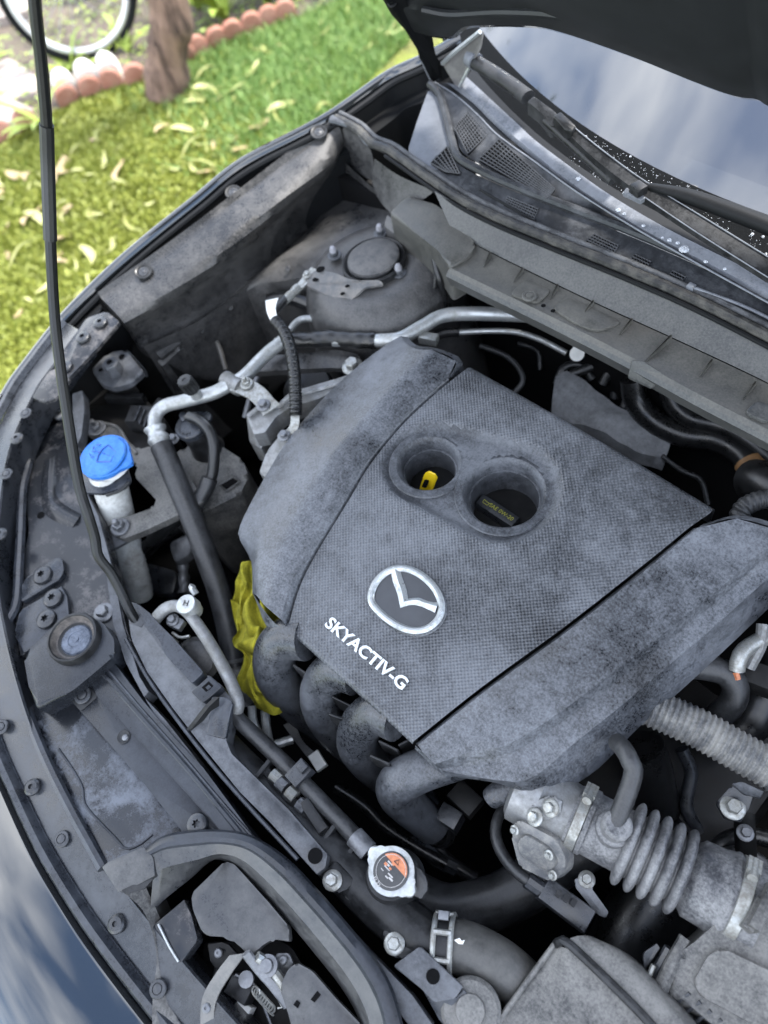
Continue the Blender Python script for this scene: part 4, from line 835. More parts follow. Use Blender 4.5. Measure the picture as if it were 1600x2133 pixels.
# ------------------------------------------------------------------ air conditioning pipe
ac = thing('air_conditioning_pipe', 'bare aluminium pipe bending round the engine into a thick dusty rubber hose', 'pipe', P(330, 900, .80))
mk('pipe', tube(PP([(1180, 668, .86), (1100, 657, .865), (940, 655, .872), (880, 680, .872), (835, 704, .87), (780, 709, .868), (610, 708, .865), (575, 722, .864), (545, 748, .863), (508, 785, .862), (475, 803, .861), (440, 820, .86), (380, 836, .858), (345, 845, .857), (326, 862, .854), (322, 885, .848), (328, 915, .838)]), .0112, 16, 130), m_alu, ac, 60)
mk('foam_wrap', tube(PP([(783, 709, .868), (740, 708, .868), (690, 705, .867), (650, 708, .866), (606, 708, .865)]), .0135, 14, 40, rf=lambda u, s: 1 + .05 * math.sin(s * 90) + .04 * math.sin(s * 260)), m_hosed, ac, 60)
mk('collar', tube(PP([(323, 892, .846), (327, 905, .842), (333, 920, .836), (340, 938, .83)]), .0165, 20, 24, rf=lambda u, s: 1 + .12 * math.cos(u * 12.5)), m_alu, ac, 60)
mk('hose', tube(PP([(336, 928, .834), (352, 965, .822), (375, 1020, .80), (400, 1080, .775), (430, 1160, .745), (455, 1230, .715), (475, 1310, .685), (490, 1390, .66)]), .0185, 18, 60), m_hose, ac, 60)
mk('ferrule', tube(PP([(487, 1372, .665), (492, 1398, .655), (500, 1430, .64), (510, 1460, .62)]), .0195, 18, 24, rf=lambda u, s: 1 + .06 * math.cos(u * 18)), m_cast, ac, 60)
pc_ = P(409, 822, .872)
mk('service_port', lathe([(.0095, -.004), (.0095, .008), (.007, .009), (.007, .016)], pc_, (-.1, -.1, 1), 16), m_alu, ac)
cap_n = 28; cv, cf = lathe([(.0115, .012), (.0122, .014), (.0122, .036), (.0112, .0385), (.004, .039), (.003, .0375), (0, .0375)], pc_, (-.1, -.1, 1), cap_n)
mk('service_port_cap', (cv, cf), m_black, ac, 30)
kn = [lathe([(.0018, .014), (.0018, .036)], pc_ + V((.0118 * math.cos(a), .0118 * math.sin(a), 0)), (-.1, -.1, 1), 5) for a in [i * math.pi / 6 for i in range(12)]]
mk('cap_fluting', join(*kn), m_black, ac)
# clamp bracket
brk = mk('clamp', tube(PP([(470, 790, .86), (487, 800, .861), (502, 808, .861)]), .0148, 18, 14), m_cast, ac, 40)
mk('clamp_arm', loft([PP([(478, 812, .868), (515, 828, .866), (538, 850, .862), (548, 866, .855)]), PP([(508, 782, .868), (548, 806, .866), (572, 832, .862), (585, 842, .855)])], 14, 1, .003), m_zinc, ac, 25)
fast('nut', P(514, 800, .869), .0115, m_zinc, ac); fast('bolt', P(549, 845, .861), .012, m_bolt, ac)
# thin pipes behind
tp = thing('thin_coolant_pipe', 'thin grey metal pipe with a black sleeve running past the strut tower', 'pipe', P(700, 675, .82))
mk('pipe', tube(PP([(600, 700, .84), (612, 678, .845), (635, 664, .846), (690, 668, .846), (740, 676, .845), (768, 670, .845)]), .0062, 10, 40), m_alu, tp, 60)
mk('sleeve', tube(PP([(762, 671, .845), (790, 668, .845), (830, 670, .842), (850, 690, .83)]), .0095, 10, 24), m_hosed, tp, 60)
tq = thing('fuel_line', 'thin metal line with white clip running below the cowl ledge', 'pipe', P(1100, 700, .80))
mk('line', tube(PP([(900, 700, .845), (960, 692, .84), (1060, 690, .83), (1120, 705, .82), (1180, 735, .81)]), .0048, 10, 40), m_alu, tq, 60)
mk('sleeve', tube(PP([(905, 700, .846), (930, 693, .845), (956, 692, .842)]), .0075, 10, 14), m_hosed, tq)
mk('white_clip', join(lathe([(.004, 0), (.011, .006), (.012, .012), (0, .012)], P(1200, 735, .81), (.5, -.5, .6), 12), box(P(1208, 722, .82), .022, .005, .006, (.6, .8, .2))), m_tag, tq)
mk('end_fitting', box(P(893, 705, .862), .03, .016, .014, (1, .4, 0)), m_zinc, tq)
# ------------------------------------------------------------------ engine mount bracket
em = thing('engine_mount', 'cast aluminium engine mount bracket left of the engine cover', 'bracket', P(600, 840, .70))
mk('arm', plate(PP([(512, 862, .845), (545, 838, .85), (578, 842, .848), (602, 818, .852), (655, 802, .855), (700, 790, .858), (738, 775, .858), (752, 792, .856), (715, 812, .852), (640, 838, .845), (605, 848, .845), (575, 868, .842), (552, 900, .838), (528, 905, .835)]), .035, .003, .06), m_cast, em)
mk('flange', tube(PP([(516, 868, .848), (548, 846, .853), (580, 848, .851), (606, 828, .855), (660, 812, .858), (705, 800, .861)]), .0035, 6), m_cast, em)
mk('leg', plate(PP([(512, 864, .83), (548, 870, .83), (545, 935, .80), (520, 920, .80)]), .05, .003, .06), m_cast, em)
mk('upper_bracket', plate(PP([(520, 775, .83), (560, 740, .84), (640, 735, .845), (700, 728, .845), (748, 738, .845), (750, 755, .843), (735, 768, .84), (690, 764, .838), (640, 768, .835), (580, 772, .83)]), .012, .003, .12), m_brown, em)
mk('mount_rubber', lathe([(.045, -.05), (.045, -.01), (.038, 0), (0, 0)], P(640, 800, .80), UP, 24), m_black, em)
fast('bolt', P(735, 765, .846), .018, m_zinc, em)
mk('tie_rod', tube(PP([(560, 745, .82), (530, 800, .80), (510, 870, .77)]), .005, 8), m_bolt, em)
mk('head_casting', plate(PP([(582, 908, .835), (612, 892, .838), (640, 900, .838), (600, 950, .825), (560, 1000, .81), (540, 985, .81), (556, 940, .82)]), .04, .003, .08), m_cast, em)
# ground strap
gs = thing('ground_strap', 'black corrugated earth cable with metal lugs and white tag beside the engine cover', 'cable', P(592, 908, .84))
mk('lug', loft([PP([(648, 556, .905), (630, 578, .90), (612, 600, .895)]), PP([(660, 562, .905), (643, 586, .90), (622, 608, .895)])], 8, 1, .003), m_zinc, gs)
fast('bolt', P(640, 573, .905), .008, m_zinc, gs)
mk('crimp', tube(PP([(622, 598, .90), (605, 615, .90), (592, 628, .90)]), .0075, 10, rf=lambda u, s: 1 + .12 * math.sin(u * 12)), m_zinc, gs)
mk('cable', tube(PP([(596, 622, .90), (580, 640, .905), (570, 655, .905), (575, 672, .90)]), .007, 10), m_hosed, gs)
mk('tag', loft([PP([(553, 626, .915), (556, 650, .912), (566, 672, .908), (574, 680, .906)]), PP([(580, 620, .91), (574, 640, .913), (578, 660, .91), (588, 668, .908)])], 12, 2, .001), m_tag, gs)
mk('conduit', tube(PP([(574, 668, .904), (588, 684, .905), (600, 710, .905), (609, 745, .90), (614, 790, .892), (616, 835, .88), (616, 865, .87)]), .0098, 14, 120, rf=lambda u, s: 1 + .09 * math.sin(s * 1500)), m_hosed, gs, 60)
mk('lug', loft([PP([(606, 862, .868), (604, 885, .86), (592, 900, .852), (580, 912, .848)]), PP([(624, 862, .868), (622, 888, .86), (612, 905, .852), (600, 920, .848)])], 12, 1, .003), m_zinc, gs)
fast('bolt', P(592, 908, .852), .0105, m_bolt, gs)
# ------------------------------------------------------------------ coolant reservoir
cr_ = thing('coolant_reservoir', 'dusty dark plastic coolant tank with black cap and overflow hose', 'coolant tank', P(430, 1000, .55))
mk('tank', plate(PP([(345, 965, .77), (382, 930, .775), (450, 922, .775), (506, 958, .77), (518, 992, .762), (500, 1030, .755), (440, 1060, .755), (400, 1075, .755), (365, 1040, .76)]), .22, .008, .1, bs=3), m_resn, cr_)
mk('flange', plate(PP([(340, 1010, .70), (520, 985, .70), (528, 1012, .70), (470, 1080, .69), (395, 1120, .69), (360, 1090, .70)]), .012, .003, .1), m_black, cr_)
mk('socket', join(*[tube([a, b], .0016, 4, smooth=False) for a, b in zip(PP([(457, 1010), (485, 993), (500, 1002), (472, 1022)], .766), PP([(485, 993), (500, 1002), (472, 1022), (457, 1010)], .766))]), m_resn, cr_)
mk('socket_hole', plate(PP([(460, 1010), (485, 996), (497, 1003), (473, 1019)], .7655), .004, 0, 0), m_void, cr_)
cc = P(396, 884, .838)
mk('neck', lathe([(.03, -.07), (.026, -.055), (.024, -.04), (.0235, -.01)], cc, (-.05, -.05, 1), 28), m_black, cr_)
cap = mk('cap', lathe([(.026, -.014), (.0275, -.01), (.0275, -.002), (.026, 0), (0, .001)], cc, (-.05, -.05, 1), 32), m_trim, cr_)
mk('cap_ear', plate(PP([(400, 862, .842), (425, 855, .842), (440, 860, .842), (440, 872, .842), (425, 882, .84), (415, 900, .84)]), .006, .002, .2), m_trim, cap)
mk('cap_ear', plate(PP([(372, 868, .842), (374, 858, .842), (385, 857, .842), (392, 866, .842), (380, 880, .84)]), .006, .002, .2), m_trim, cap)
word = 'COOLANT'
for i, chh in enumerate(word):
    a = math.radians(205 + i * 19); r_ = V((math.cos(a), math.sin(a), 0)); 
    # letters follow the near rim of the cap
    dirx = V((-math.sin(a), math.cos(a), 0))
    mk('letter', text(chh, .0078, cc + r_ * .0205 + UP * .0014, dirx, -r_, .0004), m_hose, cap)
mk('nipple', tube(PP([(386, 872, .848), (392, 868, .85), (400, 872, .85)]), .0055, 10), m_black, cr_)
mk('overflow_hose', tube(PP([(394, 868, .85), (412, 874, .852), (430, 888, .85), (442, 910, .842), (446, 945, .825), (443, 985, .80), (435, 1005, .79), (425, 1025, .782), (412, 1045, .775), (392, 1065, .765), (350, 1092, .74), (300, 1140, .70), (255, 1180, .67), (230, 1205, .65)]), .0092, 12, 90), m_hosed, cr_, 60)
mk('hose_sleeve', tube(PP([(437, 996, .795), (428, 1020, .785), (412, 1046, .775), (398, 1060, .77)]), .0135, 12, 24), m_hose, cr_, 60)
mk('hose_sleeve', tube(PP([(375, 1075, .755), (345, 1098, .74), (318, 1125, .715)]), .0125, 12, 20), m_hosed, cr_, 60)
mk('bracket', plate(PP([(181, 905), (188, 884), (208, 876), (242, 884), (264, 915), (287, 937), (318, 928), (345, 935), (400, 1000), (428, 1042), (362, 1077), (300, 1106), (256, 1123), (238, 1113), (235, 1094), (255, 1080), (318, 1058), (330, 1040), (302, 1015), (280, 992), (288, 968), (255, 945), (225, 912)], .785), .014, .003, .1), m_resn, cr_)
fast('nut', P(203, 893, .786), .0165, m_bolt, cr_); fast('nut', P(251, 1099, .786), .0165, m_bolt, cr_)
mk('bracket_rib', tube(PP([(215, 882, .787), (245, 890, .787), (268, 925, .787), (285, 945, .787)]), .003, 6), m_resn, cr_)
fast('bolt', P(362, 915, .79), .011, m_bolt, cr_)
mk('tab', plate(PP([(205, 1115), (232, 1090), (262, 1110), (270, 1125), (228, 1148)], .775), .006, .002, .06), m_grey, cr_)
# ------------------------------------------------------------------ washer filler
wf = thing('washer_filler', 'bright blue washer fluid cap on a milky white filler neck', 'washer filler', P(280, 1190, .62))
wc = P(217, 950, .865); tilt = V((-.06, -.06, 1)).normalized()
lipd = (P(280, 966, .865) - wc); lipd.z = 0
def capo(r, lip=1.0):
    o = []; a0 = math.atan2(lipd.y, lipd.x)
    for i in range(48):
        a = 2 * math.pi * i / 48; d = abs((a - a0 + math.pi) % (2 * math.pi) - math.pi)
        rr = r + lip * .0125 * max(0, 1 - d / .55) ** 1.4
        o.append(wc + V((math.cos(a) * rr, math.sin(a) * rr, 0)))
    return o
bc_ = mk('cap', plate(capo(.0415), .006, .002, 0, down=-tilt, bs=3), m_blue, wf, 50)
mk('cap_dome', lathe([(.038, .0), (.036, .0022), (.02, .0035), (0, .004)], wc, tilt, 40), m_blue, bc_)
mk('cap_skirt', lathe([(.038, -.005), (.0365, -.014), (.034, -.015)], wc, tilt, 40), m_blue, bc_)
mk('white_ring', lathe([(.0362, -.013), (.0362, -.022), (.03, -.024)], wc, tilt, 40), plain('white_plastic', (.62, .62, .6), .5), wf)
rx = (P(240, 950, .87) - P(195, 950, .87)).normalized(); ry = UP.cross(rx)
def sym(pts, r=.0008): return tube([wc + UP * .0042 + rx * a * 1.3 + ry * b * 1.3 for a, b in pts], r, 5, smooth=False)
mbd = plain('blue_relief', srgb('#123f86'), .4)
def sy(pts, r=.0009): return tube([P(x, y, wc.z + .0043) for x, y in pts], r, 5, smooth=False)
mk('washer_mark', join(sy([(201, 962), (231, 962), (235, 952), (243, 943), (233, 934), (225, 927), (213, 936), (205, 948), (201, 962)], .0011), sy([(213, 943), (219, 946)]), sy([(223, 948), (229, 950)]), sy([(233, 951), (238, 953)]), sy([(189, 953), (195, 952)]), sy([(186, 944), (189, 949)]), sy([(192, 940), (200, 940)]), sy([(196, 929), (194, 936)]), sy([(200, 927), (210, 926)]), sy([(203, 941), (209, 942)])), mbd, bc_)
mk('neck', tube(PP([(222, 985, .838), (232, 1020, .81), (243, 1060, .775), (258, 1115, .73), (272, 1165, .69), (284, 1205, .655), (292, 1240, .62)]), [.0285, .0275, .0265, .026, .0245, .0235, .023], 24, 60, rf=lambda u, s: 1 + (.035 * math.sin(s * 900) if u > .62 else 0)), m_white, wf, 60)
mk('collar_plate', plate(PP([(165, 985), (200, 960), (262, 965), (272, 1000), (258, 1016), (215, 1028), (172, 1026)], .842), .006, .002, .1), m_trim, wf)
mk('rim_tab', tube(PP([(222, 1032, .84), (250, 1022, .842), (268, 1004, .844)]), .003, 6), m_black, wf)
# ------------------------------------------------------------------ liquid line at the front
ll = thing('refrigerant_line', 'dusty metal refrigerant line with silver cap running along the radiator', 'pipe', P(390, 1290, .78))
mk('pipe', tube(PP([(322, 1292, .83), (342, 1270, .835), (365, 1262, .838), (388, 1272, .838), (412, 1302, .836), (440, 1345, .83), (468, 1395, .825), (488, 1438, .82), (496, 1468, .812), (490, 1490, .80)]), .0088, 14, 70), m_cast, ll, 60)
mk('lower_pipe', tube(PP([(488, 1482, .803), (500, 1502, .80), (550, 1550, .798), (600, 1598, .797), (660, 1660, .796), (720, 1722, .795), (765, 1772, .794)]), .0105, 14, 70), m_hose, ll, 60)
mk('end_ferrule', tube(PP([(738, 1742, .795), (752, 1757, .795), (768, 1774, .794)]), .0128, 14, 10), m_bolt, ll)
hc = P(392, 1262, .85)
mk('port', tube(PP([(408, 1238, .84), (400, 1225, .845), (402, 1220, .847)]), .005, 8), m_alu, ll)
mk('cap', lathe([(.0115, -.022), (.0115, -.012), (.0145, -.011), (.0148, .006), (.0138, .0078), (0, .008)], hc, (-.05, -.1, 1), 28), m_alu, ll)
mk('letter', text('H', .012, hc + UP * .0088, (P(402, 1265, .85) - P(382, 1262, .85)), (0, 1, 0), .0003), m_hose, ll)
mk('clamp_foot', plate(PP([(345, 1300), (362, 1280), (385, 1292), (372, 1312)], .822), .01, .002, .1), m_bolt, ll); fast('bolt', P(360, 1292, .823), .0095, m_bolt, ll)
mk('clip_wire', join(tube(PP([(360, 1318, .815), (375, 1328, .815), (395, 1325, .815)]), .0025, 6), tube(PP([(358, 1328, .812), (370, 1340, .81)]), .0025, 6)), m_zinc, ll)
mk('pipe_clip', box(P(625, 1612, .805), .022, .03, .018, (1, 0, 0)), m_clip, ll); mk('pipe_clip', box(P(633, 1600, .812), .012, .012, .02, (1, 0, 0)), m_clip, ll)
hn = thing('electric_horn', 'round dark horn tucked behind the support bar', 'horn', P(405, 1370, .74)); mk('shell', lathe([(.03, -.03), (.034, -.01), (.028, 0), (.02, .003), (0, .003)], P(405, 1375, .78), (.3, -.2, 1), 26), m_brown, hn); mk('stem', lathe([(.008, -.08), (.008, -.02)], P(405, 1375, .78), UP, 10), m_dark, hn)
# ------------------------------------------------------------------ radiator tank, cap and upper hose
rt = thing('radiator', 'black plastic radiator top tank with filler neck and mounting bolts', 'radiator', P(700, 1780, .50))
mk('top_tank', tube(PP([(470, 1555, .77), (560, 1650, .772), (660, 1750, .775), (760, 1850, .78), (850, 1930, .785), (905, 1965, .785)]), [.020, .022, .024, .028, .030, .028], 14, 60), m_black, rt, 60)
mk('core', loft([PP([(440, 1545, .755), (600, 1715, .755), (860, 1985, .755)]), PP([(440, 1545, .45), (600, 1715, .45), (860, 1985, .45)])], 10, 1), m_void, rt)
mk('neck_housing', lathe([(.036, -.05), (.033, -.02), (.028, -.008), (.027, .0)], P(812, 1822, .826), UP, 28), m_black, rt)
mk('neck_tab', plate(PP([(850, 1790, .815), (885, 1818, .815), (893, 1850, .812), (878, 1875, .81), (850, 1860, .81)]), .006, .002, .15), m_hose, rt)
for x, y, poly in ((693, 1834, [(668, 1812), (700, 1792), (738, 1830), (728, 1850), (700, 1862), (672, 1845)]), (822, 1966, [(795, 1940), (835, 1915), (880, 1950), (868, 1985), (830, 1998), (803, 1982)])):
    mk('mount_foot', plate(PP(poly, .808), .03, .003, .1), m_black, rt); fast('bolt', P(x, y, .809), .0118, m_zinc, rt)
mk('side_rail', plate(PP([(718, 1868), (735, 1850), (815, 1925), (798, 1945)], .80), .01, .002, .06), m_resn, rt)
for x, y in ((540, 1618), (690, 1735), (715, 1800)): mk('rib', box(P(x, y, .79), .006, .05, .02, (1, .1, 0)), m_black, rt)
rc = thing('pressure_cap', 'silver radiator cap with black and orange warning label', 'radiator cap', P(815, 1818, .80))
c_ = P(815, 1814, .842)
ears = math.atan2(*reversed((P(775, 1772, .842) - P(860, 1862, .842)).xy[:]))
def rco(r):
    o = []
    for i in range(60):
        a = 2 * math.pi * i / 60; d = min(abs((a - e + math.pi) % (2 * math.pi) - math.pi) for e in (ears, ears + math.pi)); rr = r + .0085 * max(0, min(1, (.36 - d) / .2)) ** 1
        o.append(c_ + V((math.cos(a) * rr, math.sin(a) * rr, 0)))
    return o
cd_ = mk('disc', plate(rco(.0262), .006, .002, 0, bs=3), m_alu, rc, 50)
mk('skirt', lathe([(.0245, -.016), (.0255, -.004)], c_, UP, 30), m_alu, rc)
mk('label_disc', lathe([(.0205, .0002), (.0205, .0012), (.0195, .0016), (0, .0016)], c_, UP, 36), m_ink, cd_)
rX = (P(840, 1835, .84) - P(800, 1795, .84)).normalized(); rX = V((1, 0, 0)); rY = V((0, 1, 0))
fanp = [(.0, .002)] if 0 else [( .0185 * math.cos(a), .0185 * math.sin(a)) for a in [math.radians(20 + i * 10.5) for i in range(14)]]
mk('orange_field', (lambda q: (q, [list(range(len(q)))]))([c_ + rX * a + rY * b + UP * .0019 for a, b in fanp]), m_orange, cd_)
rg = [c_ + UP * .0019 + V((.017 * math.cos(i * .2618), .017 * math.sin(i * .2618), 0)) for i in range(25)]
mk('print_ring', tube(rg, .0003, 4, 25, smooth=False), m_wprint, cd_)
mk('warning_mark', tube([c_ + UP * .0022 + rX * a + rY * b for a, b in ((-.004, .0095), (-.001, .0145), (.002, .0095), (-.004, .0095))], .0005, 4, smooth=False), m_ink, cd_)
mk('pictogram', join(*[box(c_ + UP * .0019 + rX * a + rY * b, w_, h_, .0004, rX, bev=0) for a, b, w_, h_ in ((-.006, .005, .007, .0015), (-.007, .002, .005, .002), (-.005, -.0012, .008, .0012), (.003, -.004, .007, .0015), (.006, -.0065, .006, .002), (.001, -.008, .004, .0015), (-.008, -.006, .004, .001))]), m_wprint, cd_)
mk('pictogram_red', join(*[box(c_ + UP * .002 + rX * a + rY * b, w_, h_, .0004, rX, bev=0) for a, b, w_, h_ in ((-.009, .001, .004, .003), (-.003, .0065, .004, .002), (-.002, .001, .003, .002))]), m_orange, cd_)
mk('lettering', text('FL22', .0058, c_ + V((-.004, -.0192, .002)), (1, -.25, 0), (.25, 1, 0), .0002), m_wprint, cd_)
rh = thing('upper_radiator_hose', 'thick grey rubber radiator hose with a flat spring clamp', 'hose', P(1000, 2000, .74))
mk('hose', tube(PP([(905, 1965, .785), (940, 1968, .785), (990, 1985, .782), (1050, 2020, .775), (1100, 2070, .765), (1135, 2140, .75), (1160, 2230, .72)]), [.028, .029, .029, .029, .03, .03, .03], 22, 60), dusty('hose_grey', G(.014), (.075, .073, .067, 1), .48, 9, .24, .3, .65, spec=.42), rh, 60)
hx = (P(960, 1972, .785) - P(905, 1965, .785)).normalized()
cpos = P(925, 1968, .785)
mk('clamp_band', tube([cpos - hx * .006, cpos + hx * .006], .0305, 26, 4, smooth=False, caps=False), m_black, rh)
for d_ in (-.0095, .0095): mk('clamp_wire', tube([cpos + hx * d_ + (UP * math.cos(a) + hx.cross(UP) * math.sin(a)) * .0322 for a in np.linspace(-1.9, 1.9, 24)], .0032, 6, 40, flat=.8), m_zinc, rh)
mk('clamp_bridge', join(*[tube([cpos + hx * -.010 + (UP * math.cos(a) + hx.cross(UP) * math.sin(a)) * .033, cpos + hx * .010 + (UP * math.cos(a) + hx.cross(UP) * math.sin(a)) * .033], .0032, 6, 4, smooth=False) for a in (-1.15, -.35, .5)]), m_zinc, rh)
mk('clamp_lug', box(cpos + (UP * math.cos(-.9) + hx.cross(UP) * math.sin(-.9)) * .036, .012, .01, .014, hx), m_bolt, rh)
mk('paint_mark', plate(PP([(946, 1958, .816), (957, 1954, .816), (962, 1960, .8155), (968, 1958, .815), (964, 1967, .815), (955, 1966, .8155)]), .002, 0, 0), m_tag, rh)
sbk = thing('support_bracket', 'grey metal bracket with a round hole beside the radiator hose', 'bracket', P(890, 2040, .79))
mk('plate', plate(PP([(818, 2012, .82), (875, 1970, .822), (965, 2055, .82), (948, 2080, .818), (905, 2088, .815), (880, 2062, .816)]), .008, .002, .06), m_grey, sbk)
mk('hole', lathe([(.0075, .0004), (.007, .0012), (0, .0012)], P(902, 2034, .8215), UP, 16), m_void, sbk)
mk('arm', plate(PP([(880, 2062, .814), (948, 2082, .816), (965, 2060, .818), (1030, 2130, .80), (1010, 2180, .80), (920, 2133, .80)]), .02, .003, .06), m_trim, sbk)
mk('isolator', lathe([(.032, -.02), (.032, -.004), (.028, 0), (.016, 0), (.015, .005), (0, .006)], P(980, 2105, .812), UP, 30), m_resn, sbk)
# wiring on the radiator
wr = thing('wiring_loom', 'black wiring loom with metal clips along the radiator tank', 'wiring', P(600, 1650, .78))
mk('loom', tube(PP([(555, 1605, .79), (590, 1650, .792), (640, 1695, .792), (690, 1745, .79)]), .007, 8, rf=lambda u, s: 1 + .15 * math.sin(s * 500)), m_black, wr)
for i, (x, y) in enumerate(((568, 1612), (580, 1628), (600, 1648), (622, 1672))): mk('clip', tube([P(x, y, .795), P(x + 16, y + 14, .795)], .009, 8, smooth=False), m_bolt if i % 2 else m_zinc, wr)
mk('connector', box(P(655, 1700, .797), .045, .014, .014, (1, -.15, 0)), m_black, wr)
# ------------------------------------------------------------------ air intake: throttle, bellows, box, resonator
ai = thing('air_intake_hose', 'grey rubber bellows hose with metal clamps feeding the throttle body', 'hose', P(1380, 1780, .72))
a0, a1 = P(1212, 1706, .79), P(1520, 1868, .79)
ad = (a1 - a0).normalized(); al_ = (a1 - a0).length
def ax_(t): return a0 + ad * (al_ * t)
def rb_(u, s): return 1
prof = [(.0355, -.012), (.0365, .004), (.039, .005), (.039, .010), (.0365, .012), (.0365, .044)]
b0 = .050; pitch = .0150
h = b0
for k in range(5):
    for a in np.linspace(0, math.pi, 9): prof.append((.0365 + .0125 * math.sin(a) ** .5, h + (a / math.pi) * (pitch * .88)))
    h += pitch
prof += [(.040, h + .003), (.0435, h + .006), (.0445, h + .025), (.0465, h + .036), (.0485, h + .039), (.0485, h + .042), (.047, h + .044), (.047, h + .075)]
mk('bellows', lathe(prof, a0, ad, 44), m_bellow, ai, 50)
def clamp(t, r, wd, par):
    c = a0 + ad * t
    o = mk('clamp', lathe([(r, -wd / 2), (r + .0012, -wd / 2 + .001), (r + .0012, wd / 2 - .001), (r, wd / 2)], c, ad, 44), m_zinc, par, 40)
    sd_ = (UP * .75 + ad.cross(UP) * -.55).normalized(); q = c + sd_ * (r + .004)
    mk('worm_screw', tube([q - ad.cross(sd_) * .012, q + ad.cross(sd_) * .014], .0055, 10, smooth=False), m_zinc, o)
    mk('screw_housing', box(q - ad.cross(sd_) * .003, .014, .02, .008, ad, ad.cross(sd_)), m_zinc, o); return o
clamp(-.002, .0372, .013, ai); clamp(h + .052, .0475, .014, ai)
npz = a0 + ad * .035 + UP * .034
mk('nipple', lathe([(.020, -.008), (.020, .008), (.0165, .011), (.0165, .026), (.013, .03)], npz, (.05, .1, 1), 24), m_bellow, ai)
mk('breather_hose', tube([npz + UP * .02, P(1318, 1618, .865), P(1312, 1585, .872), P(1300, 1562, .865), P(1285, 1545, .85)], .0105, 12, 30), m_hose, ai, 60)
tb = thing('throttle_body', 'dusty cast throttle body with electronic cover plate and plug', 'throttle body', P(1150, 1720, .70))
mk('housing', lathe([(.034, -.085), (.042, -.08), (.043, -.05), (.0385, -.045), (.035, -.012)], a0, ad, 32), m_cast, tb, 40)
mk('flange_block', plate(PP([(1108, 1672, .83), (1150, 1655, .835), (1175, 1668, .832), (1168, 1700, .825), (1130, 1710, .82), (1105, 1700, .825)]), .06, .006, .12), m_cast, tb)
for x, y, z in ((1148, 1683, .836), (1115, 1702, .828)): fast('bolt', P(x, y, z), .0105, m_zinc, tb, (-.3, -.4, .8))
# actuator cover: a plate facing front and up
pn = V((-.25, -.62, .72)).normalized()
q = [(1064, 1738, .80), (1074, 1712, .815), (1085, 1709, .817), (1158, 1748, .81), (1178, 1785, .795), (1176, 1815, .782), (1150, 1838, .77), (1083, 1806, .775), (1077, 1788, .782)]
mk('cover_plate', plate(PP(q), .018, .003, .14, down=-pn), dusty('actuator', G(.085), (.2, .195, .18, 1), .5, 20), tb)
mk('cover_boss', plate([p + pn * .006 for p in PP([(1085, 1748, .803), (1100, 1735, .808), (1150, 1765, .80), (1165, 1795, .79), (1150, 1815, .78), (1090, 1785, .785)])], .012, .002, .2, down=-pn), dusty('actuator2', G(.07), (.17, .165, .15, 1), .5, 20), tb)
for x, y, z in ((1076, 1728, .811), (1147, 1780, .803), (1155, 1822, .781)): fast('bolt', P(x, y, z) + pn * .003, .006, m_zinc, tb, pn)
pl = mk('plug', box(P(1178, 1884, .755), .062, .028, .028, (.9, .12, -.1), bev=.004), m_clip, tb)
for k in range(3): mk('plug_window', box(P(1163 + 16 * k, 1862 + 9 * k, .7725), .006, .008, .004, (.9, .12, 0), bev=0), m_black, pl)
mk('plug_neck', tube(PP([(1098, 1832, .765), (1120, 1848, .762), (1142, 1862, .76)]), .010, 10), m_clip, tb)
mk('cable', tube(PP([(1100, 1834, .765), (1070, 1810, .765), (1042, 1770, .76), (1032, 1730, .755), (1045, 1690, .75), (1080, 1670, .74)]), .0072, 10), m_hose, tb, 60)
mk('stay', plate(PP([(1196, 1832, .755), (1220, 1818, .757), (1238, 1832, .755), (1232, 1850, .752), (1268, 1900, .74), (1262, 1912, .738), (1245, 1905, .74), (1200, 1850, .752)]), .004, .001, .1), m_bolt, tb); fast('bolt', P(1222, 1832, .757), .010, m_zinc, tb)
vt = thing('vacuum_pipe', 'short grey plastic vacuum pipe ending below the cover front lip', 'pipe', P(1050, 1650, .76))
mk('pipe', tube(PP([(1120, 1622, .80), (1070, 1640, .795), (1035, 1655, .79), (1022, 1664, .785)]), [.0165, .0165, .016, .013], 16, 24), m_run, vt, 60)
mk('joint', lathe([(.018, -.004), (.019, 0), (.018, .004)], P(1085, 1635, .797), P(1120, 1622, .80) - P(1035, 1655, .79), 20), m_run, vt)
ab = thing('air_filter_box', 'dusty grey plastic air filter box lid at the end of the bellows', 'air filter box', P(1500, 2050, .60))
mk('lid', plate(PP([(1385, 2075, .79), (1415, 1985, .805), (1450, 1960, .812), (1560, 1860, .825), (1640, 1900, .825), (1800, 2060, .82), (1700, 2200, .80), (1560, 2180, .79), (1480, 2133, .785)]), .10, .010, .1, bs=3), m_resn, ab)
mk('lid_panel', plate(PP([(1445, 2045, .806), (1475, 1990, .815), (1505, 1975, .82), (1640, 2040, .825), (1720, 2150, .815), (1600, 2150, .805), (1460, 2075, .804)]), .02, .003, .16), m_resn, ab)
mk('rim', tube(PP([(1430, 1955, .80), (1400, 2010, .795), (1378, 2060, .785), (1372, 2100, .78), (1420, 2150, .775)]), .008, 10), m_resn, ab)
mk('rim', tube(PP([(1395, 1975, .79), (1370, 2020, .78), (1345, 2065, .77), (1350, 2120, .77)]), .006, 8), m_clip, ab)
mk('lid_rib', box(P(1588, 1890, .84), .012, .05, .03, (1, .1, 0)), m_resn, ab); mk('lid_rib', box(P(1570, 1905, .835), .012, .035, .02, (1, .1, 0)), m_resn, ab)
mk('clip', plate(PP([(1340, 1985, .785), (1368, 1965, .79), (1375, 1975, .79), (1352, 2010, .78), (1342, 2020, .78)]), .01, .002, .1), m_clip, ab)
mk('clip_wire', tube(PP([(1362, 2010, .79), (1352, 2040, .785), (1368, 2070, .785)]), .0028, 6), m_zinc, ab)
